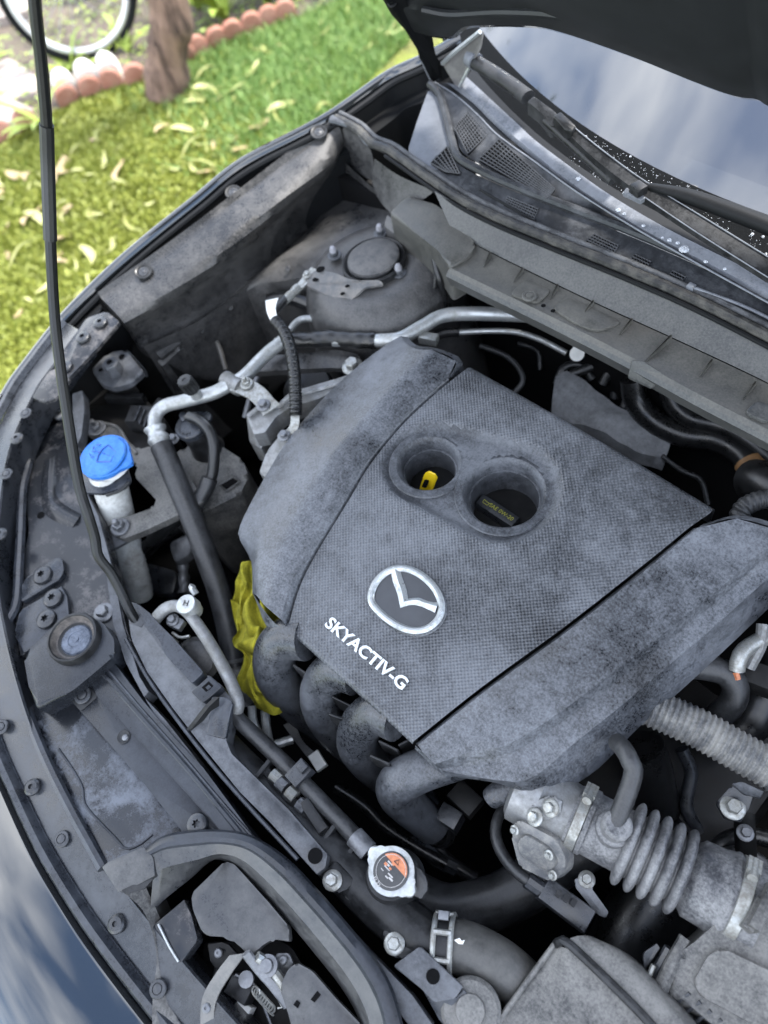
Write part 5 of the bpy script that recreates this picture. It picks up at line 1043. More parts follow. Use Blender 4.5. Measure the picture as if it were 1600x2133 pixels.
for k in range(5):
    a, b = P(1410 + 22 * k, 2085 + 18 * k, .775), P(1440 + 22 * k, 2062 + 18 * k, .785); mk('grate_bar', box((a + b) / 2, (a - b).length * 1.1, .004, .025, (b - a)), m_clip, ab)
a, b = P(1400, 2100, .78), P(1520, 2190, .78); mk('grate_rail', box((a + b) / 2, (b - a).length, .004, .02, (b - a)), m_clip, ab)
rn = thing('resonator_box', 'dusty grey plastic intake resonator with a black rubber seam', 'resonator', P(1220, 2080, .60))
mk('front_half', loft([PP([(1155, 1965, .80), (1100, 2040, .80), (1050, 2110, .80), (1010, 2180, .80)]), PP([(1180, 1975, .812), (1190, 2050, .812), (1200, 2110, .812), (1220, 2190, .812)]), PP([(1185, 1965, .812), (1270, 2045, .812), (1340, 2120, .812), (1400, 2190, .812)])], 24, 4, .10, True), m_resn, rn, 40)
mk('rear_half', loft([PP([(1178, 1960, .812), (1265, 2042, .812), (1345, 2122, .812), (1405, 2190, .812)]), PP([(1200, 1950, .812), (1300, 2020, .812), (1400, 2110, .812), (1460, 2190, .812)]), PP([(1230, 1950, .80), (1300, 1985, .80), (1370, 2050, .795), (1440, 2120, .79), (1490, 2190, .79)]), PP([(1260, 1965, .75), (1320, 1995, .75), (1385, 2055, .75), (1450, 2120, .75), (1500, 2190, .75)])], 24, 4, .06, True), m_resn, rn, 40)
mk('seam_seal', tube(PP([(1158, 1968, .80), (1168, 1960, .812), (1185, 1966, .8165), (1268, 2044, .8165), (1345, 2122, .8165), (1400, 2188, .8165)]), .0048, 8), m_black, rn)
mk('front_edge', tube(PP([(1155, 1967, .803), (1100, 2042, .803), (1050, 2112, .803), (1010, 2180, .803)]), .003, 6), m_resn, rn)
# hoses in the depth
def hose(name, label, pts, r, mat=None, catn='hose', n=16, rf=None, seg=None):
    o = mk(name, tube(PP(pts), r, n, seg, rf=rf), mat or m_hosed, None, 60, origin=P(*pts[0])); tag(o, label, catn); return o
hose('lower_hose', 'thick dark hose passing below the throttle body', [(830, 1850, .62), (920, 1895, .63), (1010, 1885, .64), (1090, 1850, .65), (1170, 1790, .66), (1250, 1740, .66)], .034, m_hose)
hose('intake_duct', 'wide dark duct dropping between bellows and resonator', [(1480, 1780, .64), (1400, 1850, .62), (1330, 1950, .60), (1290, 2040, .58)], .055, m_hosed)
hose('duct_hose', 'dark vertical hose with a clamp behind the bellows hose', [(1335, 1555, .72), (1352, 1600, .69), (1365, 1660, .64), (1380, 1740, .58)], .03, m_hosed)
o = hose('corrugated_hose', 'dusty ribbed corrugated hose coming out beside the right cover panel', [(1350, 1470, .80), (1400, 1492, .80), (1460, 1520, .798), (1530, 1560, .795), (1600, 1600, .79), (1700, 1660, .78)], .0235, dusty('conduit_grey', G(.06), (.2, .195, .18, 1), .5, 14), n=22, rf=lambda u, s: 1 + .055 * math.sin(s * 900), seg=260)
hose('coolant_elbow', 'grey rubber elbow hose right of the engine cover', [(1420, 1385, .80), (1470, 1390, .80), (1512, 1402, .795), (1532, 1430, .785), (1525, 1465, .77), (1490, 1500, .75), (1470, 1540, .72)], .0165, m_hose)
hose('dark_hose_loop', 'large dark hose bend near the edge of the battery bay', [(1640, 1340, .74), (1600, 1420, .72), (1560, 1500, .70), (1500, 1540, .66)], .03, m_hosed)
fit = thing('pipe_fittings', 'metal pipe fittings and orange wire beside the right cover panel', 'fitting', P(1560, 1370, .78))
mk('elbow', tube(PP([(1535, 1395, .81), (1540, 1370, .82), (1555, 1350, .82), (1590, 1330, .82)]), .010, 12), m_zinc, fit); mk('rod', tube(PP([(1590, 1300, .83), (1585, 1340, .82), (1560, 1390, .80)]), .008, 10), m_cast, fit)
mk('wire', tube(PP([(1533, 1400, .81), (1537, 1415, .805)]), .004, 6), m_orange, fit); mk('block', box(P(1570, 1410, .78), .05, .03, .03, (1, .3, 0)), m_dark, fit)
bk2 = thing('hose_bracket', 'black metal bracket with a shiny bolt under the corrugated hose', 'bracket', P(1530, 1670, .72))
mk('plate', plate(PP([(1492, 1672, .77), (1525, 1635, .785), (1575, 1652, .785), (1560, 1685, .775), (1545, 1712, .765), (1510, 1705, .765)]), .006, .002, .1), m_clip, bk2)
mk('flange', plate(PP([(1525, 1632, .79), (1545, 1628, .795), (1592, 1648, .79), (1585, 1662, .785), (1550, 1655, .785)]), .006, .002, .1), m_grey, bk2); fast('bolt', P(1526, 1682, .773), .0145, m_zinc, bk2)
fast('bolt', P(1552, 1735, .75), .01, m_bolt, bk2); mk('leg', plate(PP([(1535, 1700, .76), (1575, 1690, .765), (1580, 1790, .70), (1540, 1790, .70)]), .02, .003), m_dark, bk2)
# rear of the engine: heat shield, heater hoses
hs = mk('heat_shield', loft([PP([(1158, 782, .76), (1190, 778, .765), (1290, 845, .765), (1400, 905, .76)]), PP([(1152, 820, .755), (1200, 820, .765), (1280, 870, .765), (1395, 930, .755)]), PP([(1148, 868, .73), (1240, 895, .75), (1320, 935, .75), (1385, 958, .74)])], 24, 5, .03, True, bump=lambda p, u, v: p + UP * (.003 * math.sin(u * 9 + v * 4) + .0015 * math.sin(u * 31 + v * 11))), m_shieldf, None, 50, origin=P(1260, 870, .72)); tag(hs, 'crinkled grey heat shield cloth behind the engine cover', 'heat shield')
hose('heater_hose', 'dark heater hose bending down behind the engine to a tan end', [(1318, 790, .82), (1325, 835, .79), (1360, 875, .77), (1420, 905, .765), (1490, 915, .77), (1545, 945, .775), (1572, 985, .775)], .019)
hose('heater_hose', 'second dark heater hose nearest the cowl ledge', [(1395, 800, .82), (1405, 840, .80), (1440, 870, .79), (1500, 885, .79), (1560, 915, .79), (1650, 990, .78)], .017)
hose('hose_sleeve', 'tan heat sleeve at the end of the heater hose', [(1560, 962, .776), (1578, 995, .775), (1582, 1030, .77)], .0215, m_brownh)
hose('harness_hose', 'black corrugated harness loop behind the right corner of the cover', [(1560, 1100, .83), (1540, 1075, .84), (1560, 1050, .85), (1610, 1040, .85), (1680, 1060, .84)], .0125, m_hose, n=12, rf=lambda u, s: 1 + .06 * math.sin(s * 900), seg=120)
hose('black_cap_hose', 'fat black rubber hose at the rear right corner of the cover', [(1570, 1000, .80), (1600, 1010, .82), (1680, 1050, .82)], .03, m_hosed)
hose('small_wire', 'thin dark cable hanging behind the engine cover', [(1380, 950, .76), (1420, 980, .74), (1460, 1000, .73), (1475, 1050, .70)], .004, m_hose, 'cable', 8)
hose('small_pipe', 'thin curved pipe in the dark behind the engine cover', [(1080, 715, .74), (1120, 730, .74), (1125, 770, .72)], .004, m_hose, 'pipe', 8)
hose('bent_pipe', 'dark bent hose ends behind the heat shield', [(1190, 780, .76), (1230, 765, .77), (1260, 750, .78), (1285, 780, .76), (1280, 830, .73)], .008, m_hose, 'pipe', 10)
hose('tower_cable', 'twisted black cable beside the strut tower', [(905, 540, .93), (915, 580, .91), (925, 610, .88), (928, 660, .84)], .0055, m_hosed, 'cable', 8)
hose('tower_wire', 'thin black wire with clip right of the strut tower', [(912, 545, .93), (905, 600, .89), (898, 650, .85)], .004, m_hosed, 'cable', 8)
# dark lower bits seen in the gaps
lowc = thing('sensor_connector', 'dirty sensor plug and loom below the intake runners', 'connector', P(930, 1690, .62))
mk('plug', box(P(938, 1705, .66), .03, .025, .05, (1, .2, 0)), m_clip, lowc); mk('loom', tube(PP([(840, 1690, .64), (880, 1720, .62), (905, 1755, .61), (935, 1750, .62), (940, 1710, .65)]), .007, 8), m_hosed, lowc); mk('bracket', box(P(970, 1665, .68), .04, .03, .03), m_dark, lowc)
mk('sleeve', tube(PP([(870, 1740, .58), (905, 1785, .56), (950, 1810, .55)]), .012, 8), m_clip, lowc)
bt = thing('wire_ties', 'pale ribbon tags on wiring below the intake runners', 'wiring', P(640, 1550, .60))
mk('tag', loft([PP([(590, 1510, .64), (615, 1545, .63), (650, 1590, .62)]), PP([(612, 1500, .64), (632, 1545, .63), (670, 1578, .62)])], 10, 1, .002), m_hose, bt); mk('tag_end', box(P(662, 1585, .625), .028, .018, .008, (1, -.2, 0)), m_tag, bt)
pb = thing('pipe_bundle', 'curved metal pipes in the gap below the yellow cloth', 'pipe', P(555, 1530, .60))
mk('pipe', tube(PP([(525, 1470, .66), (530, 1510, .65), (560, 1550, .63), (610, 1540, .62)]), .007, 10), m_alu, pb); mk('pipe', tube(PP([(552, 1480, .66), (556, 1520, .65), (565, 1560, .62)]), .007, 10), m_alu, pb)
bl = thing('suspension_bits', 'dim metal brackets deep below the washer neck', 'bracket', P(350, 1190, .55))
mk('bracket', plate(PP([(350, 1130, .66), (395, 1110, .67), (400, 1150, .65), (365, 1175, .64)]), .02, .003, .15), m_bolt, bl); mk('sensor', tube(PP([(380, 1170, .62), (383, 1200, .61), (384, 1235, .60)]), .010, 10, rf=lambda u, s: 1 + .2 * math.sin(u * 14)), m_bolt, bl); mk('panel', plate(PP([(300, 1170, .58), (370, 1190, .58), (360, 1240, .57), (300, 1230, .57)]), .02, .003), m_clip, bl)
# wipers
wp1 = thing('windscreen_wiper', 'wiper with its long black blade resting on the lower windscreen corner', 'wiper', P(1330, 395, 1.05))
mk('blade_cover', tube(PP([(985, 126, 1.068), (1040, 160, 1.07), (1100, 203, 1.07)]), .0125, 12, flat=.8), dusty('wiper_black', G(.010), G(.035), .4, 20), wp1, 50)
mk('end_cap', tube(PP([(980, 120, 1.069), (992, 130, 1.069)]), .0138, 12, 4), m_strip, wp1)
mk('connector', plate(PP([(1098, 212, 1.078), (1112, 200, 1.082), (1160, 235, 1.08), (1165, 262, 1.075), (1148, 262, 1.072), (1125, 232, 1.074)]), .02, .004, .1), m_black, wp1)
mk('blade', tube(PP([(1140, 250, 1.068), (1200, 305, 1.06), (1250, 350, 1.055), (1278, 376, 1.05)]), .0095, 10, flat=.8), m_black, wp1, 50)
mk('arm_head', plate(PP([(1152, 242, 1.086), (1168, 232, 1.09), (1200, 262, 1.086), (1192, 272, 1.084), (1178, 270, 1.083)]), .014, .003, .1), m_black, wp1)
mk('arm', loft([PP([(1180, 276, 1.075), (1250, 340, 1.07), (1330, 400, 1.066), (1450, 480, 1.06), (1600, 575, 1.055)]), PP([(1192, 262, 1.08), (1262, 318, 1.076), (1345, 378, 1.072), (1470, 455, 1.066), (1600, 535, 1.062), (1700, 600, 1.06)])], 30, 1, .010), m_black, wp1, 20)
mk('arm_edge', tube(PP([(1192, 262, 1.081), (1262, 318, 1.077), (1345, 378, 1.073), (1470, 455, 1.067), (1600, 535, 1.063)]), .0008, 5), m_strip, wp1); mk('arm_edge', tube(PP([(1330, 402, 1.0665), (1450, 483, 1.0605), (1600, 578, 1.0555)]), .0008, 5), m_strip, wp1)
mk('arm_clip', box(P(1330, 393, 1.076), .018, .016, .012, (1, -.3, 0)), m_black, wp1); mk('nozzle', plate(PP([(1298, 400, 1.07), (1305, 390, 1.072), (1345, 412, 1.066), (1335, 418, 1.064)]), .006, .001, .1), m_strip, wp1)
wp2 = thing('windscreen_wiper', 'second wiper with its blade lying beside the wiper arm on the black glass border', 'wiper', P(1500, 440, 1.06))
mk('blade', tube(PP([(1345, 388, 1.068), (1420, 405, 1.072), (1500, 432, 1.075), (1600, 470, 1.078), (1720, 520, 1.08)]), [.006, .011, .012, .012, .012], 10, flat=.8), m_rub, wp2, 50)
mk('blade_glint', tube(PP([(1345, 380, 1.07), (1420, 396, 1.075), (1500, 422, 1.078), (1600, 459, 1.081), (1720, 508, 1.083)]), .0009, 5), m_strip, wp2)  # pale thin tube added as a painted highlight along the blade

# more lines in the dark gaps
hose('loom_branch', 'black wiring loom crossing the gap in front of the engine', [(700, 1640, .60), (760, 1680, .60), (800, 1720, .59), (860, 1760, .58), (930, 1800, .57)], .008, m_hosed, 'wiring', 8)
hose('drain_hose', 'dim thin hose below the fourth intake runner', [(880, 1730, .56), (930, 1790, .55), (990, 1830, .54)], .010, m_hose, 'hose', 8)
hose('wire_bundle', 'loose black wires behind the engine cover near the cowl', [(1000, 720, .76), (1060, 745, .75), (1090, 790, .74), (1060, 830, .72)], .005, m_hose, 'wiring', 8)
hose('wire_coil', 'curled dark hose loop behind the heat shield', [(1255, 800, .76), (1275, 770, .78), (1305, 775, .78), (1312, 810, .76), (1300, 850, .74)], .0075, m_hose, 'hose', 8)
hose('wire_coil', 'short dark hose bend left of the heat shield', [(1160, 800, .75), (1175, 765, .765), (1210, 760, .765), (1235, 790, .75)], .007, m_hose, 'hose', 8)
hose('battery_cable', 'thick black battery cable at the edge of the gearbox gap', [(1440, 1830, .66), (1500, 1760, .67), (1560, 1740, .67), (1640, 1760, .67)], .011, m_hosed, 'cable', 10)
hose('battery_cable', 'black cable below the shiny bracket bolt', [(1490, 1790, .68), (1530, 1775, .69), (1580, 1790, .69), (1620, 1830, .68)], .008, m_hose, 'cable', 10)
hose('gearbox_pipe', 'dim grey pipe deep beside the corrugated hose', [(1420, 1560, .68), (1440, 1610, .66), (1430, 1680, .64), (1460, 1740, .62)], .009, m_clip, 'pipe', 10)
hose('brake_line', 'thin metal line along the inner fender below the strut', [(395, 760, .74), (410, 715, .76), (440, 700, .77), (455, 720, .76), (470, 770, .73)], .005, m_brown, 'pipe', 8)
hose('washer_pipe', 'dirty hose crossing behind the washer filler neck', [(300, 1150, .64), (340, 1115, .66), (390, 1090, .67)], .013, m_hosed, 'hose', 10)
jb = thing('fuse_clip_block', 'dark ribbed plastic block behind the aluminium pipe bend', 'plastic block', P(300, 880, .74))
mk('block', box(P(300, 872, .79), .05, .035, .03, (1, .7, 0)), m_black, jb)
for k in range(4): mk('rib', box(P(288 + 9 * k, 862 + 7 * k, .807), .003, .03, .006, (1, .7, 0), bev=0), m_clip, jb)
# ------------------------------------------------------------------ garden beyond the car
def ground(name, pts, z, mat): 
    o = mk(name, ([V((x, y, z)) for x, y in pts], [list(range(len(pts)))]), mat, None, smooth=False); tag(o, kind='structure'); return o
gm, nt, b = base('moss_lawn'); L = nt.links.new
g = N(nt, 'ShaderNodeNewGeometry'); n1 = N(nt, 'ShaderNodeTexNoise', Scale=1.6, Detail=6.0, Roughness=.6); n2 = N(nt, 'ShaderNodeTexNoise', Scale=38.0, Detail=6.0, Roughness=.7)
L(g.outputs['Position'], n1.inputs['Vector']); L(g.outputs['Position'], n2.inputs['Vector'])
r1 = N(nt, 'ShaderNodeValToRGB'); e = r1.color_ramp.elements; e[0].position = .36; e[0].color = (.10, .085, .04, 1); e[1].position = .62; e[1].color = (.12, .19, .035, 1)
k = r1.color_ramp.elements.new(.46); k.color = (.15, .175, .022, 1)
m_ = N(nt, 'ShaderNodeMix', data_type='RGBA', blend_type='MULTIPLY'); m_.inputs['Factor'].default_value = .8
r2 = N(nt, 'ShaderNodeMapRange'); r2.inputs[1].default_value = .3; r2.inputs[2].default_value = .7; r2.inputs[3].default_value = .45; r2.inputs[4].default_value = 1.5
L(n1.outputs['Fac'], r1.inputs[0]); L(n2.outputs['Fac'], r2.inputs[0]); L(r1.outputs[0], m_.inputs['A']); L(r2.outputs[0], m_.inputs['B']); L(m_.outputs['Result'], b.inputs['Base Color'])
b.inputs['Roughness'].default_value = .95; bp = N(nt, 'ShaderNodeBump', Strength=.8, Distance=.02); L(n2.outputs['Fac'], bp.inputs['Height']); L(bp.outputs[0], b.inputs['Normal'])
ground('lawn', [(-60, -60), (60, -60), (60, 60), (-60, 60)], 0, gm)
ground('driveway', [(-1.55, -6), (3.5, -6), (3.5, 8), (-1.55, 8)], .004, dusty('driveway_concrete', (.18, .175, .165, 1), (.28, .27, .25, 1), .5, 3))
m_soil = dusty('bed_soil', (.045, .035, .028, 1), (.15, .12, .095, 1), .5, 5, .2, .8, .95, bump=1.0, mid=(.06, .075, .02, 1))
bed = [(-3, 300), (60, 262), (140, 215), (200, 190), (290, 165), (390, 130), (456, 95), (530, 65), (600, 45), (700, 0), (760, -60)]
bp_ = [P(x, y, .004) for x, y in bed]; far = [V((-6.5, 7, .004)), V((-9, 4, .004)), V((-9, .5, .004))]
ob = mk('flower_bed', (bp_ + far, [list(range(len(bp_) + 3))]), m_soil, None, smooth=False); tag(ob, kind='structure')
m_stone = dusty('path_stone', (.22, .18, .16, 1), (.36, .31, .28, 1), .5, 6, .2, .7, .9)
for i, pts in enumerate(([(-60, 150), (20, 120), (85, 165), (75, 190), (-10, 215), (-80, 205)], [(-60, 225), (20, 205), (70, 225), (30, 260), (-40, 270)], [(-80, 20), (-20, -25), (60, -10), (72, 14), (30, 30), (-60, 50)])):
    o = mk('path_slab', plate(PP(pts, .045), .045, .01, .12), m_stone, None, origin=P(pts[0][0], pts[0][1], 0)); tag(o, kind='structure')
# edging tiles
m_terra = dusty('terracotta', (.26, .10, .065, 1), (.36, .2, .15, 1), .5, 14, .2, .75, .9); m_tw = dusty('white_paint', (.72, .7, .64, 1), (.5, .46, .4, 1), .3, 12, .2, .6, .8)
def scallop(wd, hgt, th):
    pr_ = [(-wd / 2, 0), (-wd / 2, hgt * .45)] + [(-wd / 2 * math.cos(a), hgt * .45 + hgt * .55 * math.sin(a)) for a in np.linspace(0.15, math.pi - .15, 11)] + [(wd / 2, hgt * .45), (wd / 2, 0)]
    return plate([V((a, -th / 2, b)) for a, b in pr_], th, .008, 0, down=(0, 1, 0))
tb_ = mk('edging_tile', scallop(.10, .085, .03), m_terra, None, 50); tdat = tb_.data; bpy.data.objects.remove(tb_)
tb_ = mk('edging_tile', scallop(.10, .125, .045), m_tw, None, 50); wdat = tb_.data; bpy.data.objects.remove(tb_)
tiles = [(-32, 312, 0), (12, 292, 0), (60, 265, 0), (148, 216, 1), (194, 197, 1), (238, 182, 1), (286, 172, 0), (390, 130, 0), (418, 116, 0), (456, 97, 0), (490, 82, 0), (530, 67, 0), (566, 54, 0), (600, 42, 0)]
tp_ = [P(x, y, 0) for x, y, _ in tiles]
for i, (x, y, wh) in enumerate(tiles):
    d = tp_[min(i + 1, len(tp_) - 1)] - tp_[max(i - 1, 0)]; rz = math.atan2(d.y, d.x)
    o = bpy.data.objects.new('edging_tile', tdat); COL.objects.link(o); o.location = tp_[i]; o.rotation_euler = (random.uniform(-.1, .1), random.uniform(-.08, .08), rz)
    tag(o, 'terracotta scalloped edging tile standing along the flower bed', 'edging tile', 'terracotta edging tiles along the bed')
    if wh:
        w_ = bpy.data.objects.new('edging_stone', wdat); COL.objects.link(w_); w_.location = tp_[i] + V((-.045, .03, 0)); w_.rotation_euler = (0, 0, rz)
        tag(w_, 'white painted scalloped edging piece behind the terracotta tiles', 'edging tile', 'white edging pieces beside the tree')
# tree
m_bark, nt, b = base('bark'); L = nt.links.new
g = N(nt, 'ShaderNodeNewGeometry'); mp = N(nt, 'ShaderNodeMapping'); mp.inputs['Scale'].default_value = (26, 26, 4.5); n1 = N(nt, 'ShaderNodeTexNoise', Scale=1.0, Detail=8.0, Roughness=.65, Distortion=.6)
L(g.outputs['Position'], mp.inputs[0]); L(mp.outputs[0], n1.inputs['Vector']); r1 = N(nt, 'ShaderNodeValToRGB'); e = r1.color_ramp.elements; e[0].position = .38; e[0].color = (.045, .026, .019, 1); e[1].position = .62; e[1].color = (.26, .165, .12, 1)
L(n1.outputs['Fac'], r1.inputs[0]); L(r1.outputs[0], b.inputs['Base Color']); b.inputs['Roughness'].default_value = .95; bp = N(nt, 'ShaderNodeBump', Strength=1.0, Distance=.02); L(n1.outputs['Fac'], bp.inputs['Height']); L(bp.outputs[0], b.inputs['Normal'])
t0_ = P(348, 190, 0); t1_ = P(350, 0, .34); td = (t1_ - t0_)
tree = thing('tree', 'rough brown tree trunk standing in the lawn edge behind the car', 'tree', t0_)
rt_ = random.Random(11)
tpts = [t0_ - UP * .03, t0_ + td * .12, t0_ + td * .5, t0_ + td, t1_ + V((-.05, .08, .6)), t1_ + V((-.12, .2, 1.5))]
def bark_r(u, s): return 1 + .06 * math.sin(s * 23) + .05 * math.sin(s * 61 + 1)
mk('trunk', tube(tpts, [.098, .082, .078, .074, .068, .045], 20, 60, rf=bark_r), m_bark, tree, 60)
limbs = []; tips = []
for i in range(9):
    s = tpts[3].lerp(tpts[5], rt_.uniform(0.2, 1)); a = rt_.uniform(0, 6.28); d = V((math.cos(a), math.sin(a), rt_.uniform(.4, 1.2))) * rt_.uniform(.7, 1.3)
    q1 = s + d * .5 + UP * .1; q2 = s + d + UP * rt_.uniform(.1, .4); limbs.append(tube([s, q1, q2], [.035, .022, .008], 7, 14)); tips += [q1, q2, q1.lerp(q2, .5)]
    for _ in range(3):
        e_ = q1.lerp(q2, rt_.random()); f = e_ + V((rt_.uniform(-.5, .5), rt_.uniform(-.5, .5), rt_.uniform(0, .6))); limbs.append(tube([e_, e_.lerp(f, .5) + V((0, 0, .04)), f], [.01, .007, .003], 5, 8)); tips += [f, e_.lerp(f, .6)]
mk('limbs', join(*limbs), m_bark, tree, 60)
def leafmat(name, c0, c1):
    m, nt, b = base(name); g = N(nt, 'ShaderNodeNewGeometry'); r = N(nt, 'ShaderNodeMix', data_type='RGBA'); r.inputs['A'].default_value = c0; r.inputs['B'].default_value = c1
    nt.links.new(g.outputs['Random Per Island'], r.inputs['Factor']); nt.links.new(r.outputs['Result'], b.inputs['Base Color']); b.inputs['Roughness'].default_value = .55
    b.inputs['Subsurface Weight'].default_value = 0
    return m
ml_tree = leafmat('tree_leaves', (.05, .09, .015, 1), (.22, .22, .04, 1)); ml_grass = leafmat('grass_blades', (.09, .19, .04, 1), (.25, .35, .1, 1)); ml_moss = leafmat('moss_tufts', (.18, .21, .025, 1), (.29, .31, .06, 1))
ml_pl = leafmat('plant_leaves', (.09, .17, .02, 1), (.30, .36, .05, 1))
vs_, fs = [], []
for t_ in tips:
    for _ in range(10):
        c = t_ + V((rt_.gauss(0, .12), rt_.gauss(0, .12), rt_.gauss(0, .12))); a = V((rt_.gauss(0, 1), rt_.gauss(0, 1), rt_.gauss(0, 1))).normalized(); bb = a.orthogonal().normalized(); s = rt_.uniform(.02, .04); k = len(vs_)
        vs_ += [c - a * s, c + bb * s * .3, c + a * s, c - bb * s * .3]; fs.append([k, k + 1, k + 2, k + 3])
tag(mk('crown', (vs_, fs), ml_tree, tree, smooth=False), kind='stuff')
# grass and moss
rg_ = random.Random(21)
def inbed(p):
    for a, b_ in zip(bp_[:-1], bp_[1:]):
        if (b_.x - a.x) * (p.y - a.y) - (b_.y - a.y) * (p.x - a.x) > 0: pass
    best = min(range(len(bp_) - 1), key=lambda i: ((bp_[i] + bp_[i + 1]) / 2 - p).length); a, b_ = bp_[best], bp_[best + 1]
    return (b_.x - a.x) * (p.y - a.y) - (b_.y - a.y) * (p.x - a.x) > 0
gv, gf, mv, mf = [], [], [], []
cnt = 0
while cnt < 46000:
    px, py = rg_.uniform(-80, 900), rg_.uniform(-30, 860)
    if py > 900 - px * .95 or py < -20: continue
    p = P(px, py, 0)
    if inbed(p) or p.x > -1.6: continue
    cnt += 1
    edge_ = 300 + 160 * math.sin(py * .013) * .5
    grassy = (px - 380) * .9 - (py - 130) * .8 + rg_.gauss(0, 95) > 0
    h_ = rg_.uniform(.02, .055) if grassy else rg_.uniform(.008, .02); wd = rg_.uniform(.0025, .005) if grassy else rg_.uniform(.006, .014)
    a = rg_.uniform(0, 6.28); d = V((math.cos(a), math.sin(a), 0)); ln = V((rg_.gauss(0, .5), rg_.gauss(0, .5), 0)) * h_
    v_, f_ = (gv, gf) if grassy else (mv, mf); k = len(v_)
    v_ += [p - d * wd, p + d * wd, p + ln + UP * h_]; f_.append([k, k + 1, k + 2])
tag(mk('grass', (gv, gf), ml_grass, None, smooth=False), 'bright green lawn grass behind the car', 'grass', kind='stuff')
tag(mk('moss', (mv, mf), ml_moss, None, smooth=False), 'yellow-green moss carpet beside the car', 'moss', kind='stuff')
# fallen leaves
ml_fl = leafmat('fallen_leaf', (.28, .31, .08, 1), (.45, .43, .19, 1)); ml_fb = leafmat('brown_leaf', (.30, .19, .09, 1), (.42, .33, .18, 1))
def leafmesh(n, bend, wd, mat):
    vs_, fs = [], []
    for i in range(8):
        t = i / 7; x = t - .5; w_ = wd * math.sin(math.pi * (t * .94 + .03)) ** .8; y = bend * (x * x * 4 - 1) * .25; z = .04 + .10 * math.sin(t * 4 + n) + .05 * n % .1
        for s in (-1, 0, 1): vs_.append(V((x, y + s * w_, z + abs(s) * .05)))
    for i in range(7):
        for j in range(2): fs.append([i * 3 + j, i * 3 + j + 1, (i + 1) * 3 + j + 1, (i + 1) * 3 + j])
    o = mk('fallen_leaf', (vs_, fs), mat, None, 60); d = o.data; bpy.data.objects.remove(o); return d
lm = [leafmesh(i, bnd, wd, ml_fl) for i, (bnd, wd) in enumerate(((.3, .055), (1.2, .05), (-.9, .06), (.1, .09), (.6, .13)))]; lmb = [leafmesh(2, .3, .22, ml_fb), leafmesh(1, -.8, .16, ml_fb)]
def inpoly(px, py): return not (py > 880 - px * .93 or py < 5)
cnt = 0
while cnt < 150:
    px, py = rg_.uniform(-10, 880), rg_.uniform(0, 700); 
    if py > 860 - px * .93: continue
    p = P(px, py, 0)
    if inbed(p) or p.x > -1.6 or (p - t0_).xy.length < .16: continue
    if px > 600 and rg_.random() < .35: continue
    brown = rg_.random() < (.35 if (420 < px < 560 and 250 < py < 380) or px < 140 else .05)
    o = bpy.data.objects.new('fallen_leaf', rg_.choice(lmb if brown else lm)); COL.objects.link(o); s = .045 + .1 * rg_.random() ** 1.6; o.location = p + UP * .012; o.scale = (s, s, s); o.rotation_euler = (rg_.gauss(0, .2), rg_.gauss(0, .15), rg_.uniform(0, 6.28))
    tag(o, 'brown withered leaf fallen on the lawn' if brown else 'pale yellow narrow leaf fallen on the lawn', 'leaf', 'brown fallen leaves' if brown else 'yellow fallen leaves'); cnt += 1
# plants with arching leaves
def strap_plant(px, py, n, ln, wd, label, up=.6, seed=1):
    r_ = random.Random(seed); o0 = P(px, py, 0); t = thing('leafy_plant', label, 'plant', o0)
    for i in range(n):
        a = r_.uniform(0, 6.28); d = V((math.cos(a), math.sin(a), 0)); l = ln * r_.uniform(.6, 1.1); h_ = l * r_.uniform(up * .6, up * 1.3); sd = V((-d.y, d.x, 0))
        mid_ = []
        for k in range(7):
            u = k / 6; c = o0 + d * (l * u * (1 - .1 * u)) + UP * (h_ * 2.6 * u * (1 - u * .62)); w_ = wd * (math.sin(math.pi * min(1, .12 + u * .88)) ** .7) * r_.uniform(.95, 1.05); mid_ += [c - sd * w_, c - UP * w_ * .3, c + sd * w_]
        mk('leaf', (mid_, [[k * 3 + j, k * 3 + j + 1, k * 3 + j + 4, k * 3 + j + 3] for k in range(6) for j in range(2)]), ml_pl, t, 60)
    return t
strap_plant(-40, 190, 12, .34, .02, 'strap-leaved green plant arching over the path slabs', .45, 4)
strap_plant(95, 262, 9, .22, .016, 'low green plant between edging tiles and path slabs', .5, 5)
strap_plant(470, 40, 16, .30, .028, 'yellow-green leafy plant behind the terracotta tiles', .7, 6)
strap_plant(415, 20, 14, .28, .024, 'tall leafy plant right of the tree trunk', .9, 7)
strap_plant(560, 5, 16, .30, .026, 'bushy green plant at the far end of the tile row', .8, 8)
strap_plant(650, -25, 16, .3, .024, 'leafy green clump beyond the last edging tiles', .7, 9)
strap_plant(150, 150, 8, .16, .014, 'small weed below the bicycle wheel', .6, 10)
strap_plant(270, 110, 9, .18, .014, 'green weed between bicycle wheel and tree', .7, 12)
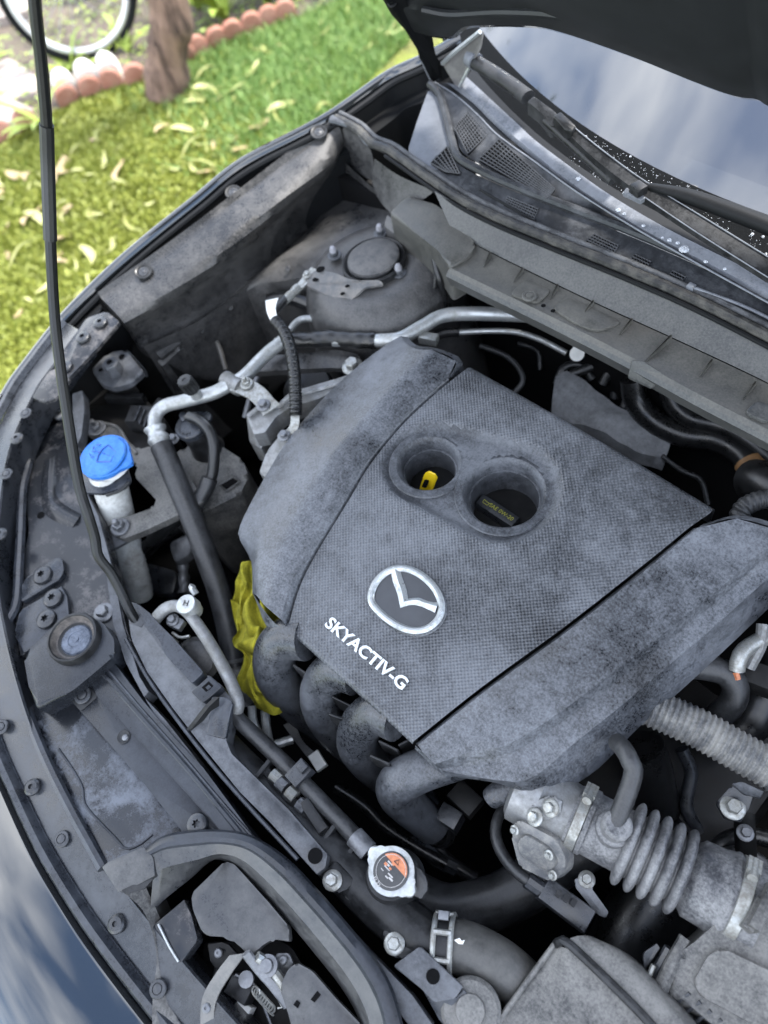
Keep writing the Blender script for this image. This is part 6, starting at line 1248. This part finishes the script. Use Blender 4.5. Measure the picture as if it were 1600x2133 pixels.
strap_plant(225, -10, 8, .3, .022, 'green plant growing behind the bicycle wheel', .9, 13)
gv, gf = [], []
for i in range(5200):
    px, py = rg_.uniform(-20, 640), rg_.uniform(-60, 280); p = P(px, py, .004)
    if not inbed(p): continue
    if px < 330 and rg_.random() < .55: continue
    h_ = rg_.uniform(.01, .05); a = rg_.uniform(0, 6.28); d = V((math.cos(a), math.sin(a), 0)) * rg_.uniform(.006, .016); k = len(gv); q = p + UP * h_
    gv += [q - d, q + V((d.y, -d.x, .2 * h_)) * .5, q + d, q - V((d.y, -d.x, .2 * h_)) * .5]; gf.append([k, k + 1, k + 2, k + 3])
tag(mk('ground_cover', (gv, gf), ml_pl, None, smooth=False), 'small weeds and seedlings covering the flower bed', 'ground cover', kind='stuff')
# bicycle wheel
wb = P(205, 122, .004); vd = V((CAM[0], CAM[1], 0)) - V((wb.x, wb.y, 0)); vd.normalize(); axd = (vd * 1 + V((-vd.y, vd.x, 0)) * -.12 + UP * .18).normalized()
bw = thing('bicycle_wheel', 'bicycle wheel with silver rim and black tyre leaning behind the tree', 'bicycle wheel', wb)
wr_ = .30; upd = (UP - axd * axd.z).normalized(); wcn = wb + upd * wr_; sdv = upd.cross(axd)
def circ(r, n=72): return [wcn + (upd * math.cos(a) + sdv * math.sin(a)) * r for a in np.linspace(0, 2 * math.pi, n)]
mk('tyre', tube(circ(wr_ - .012), .017, 10, 72, smooth=False), m_rub, bw, 60)
mk('rim', tube(circ(wr_ - .042), .019, 8, 72, smooth=False, flat=.8), plain('rim_alloy', (.6, .6, .6), .4, .3), bw, 60)
for i in range(20):
    a = i * 2 * math.pi / 20; s = .02 if i % 2 else -.02
    mk('spoke', tube([wcn + axd * s + (upd * math.cos(a + .5 * (1 if i % 4 < 2 else -1)) + sdv * math.sin(a + .5 * (1 if i % 4 < 2 else -1))) * .02, wcn + (upd * math.cos(a) + sdv * math.sin(a)) * (wr_ - .05)], .0016, 4, smooth=False), m_alu, bw)
mk('hub', tube([wcn - axd * .04, wcn + axd * .04], .018, 10, smooth=False), m_alu, bw)
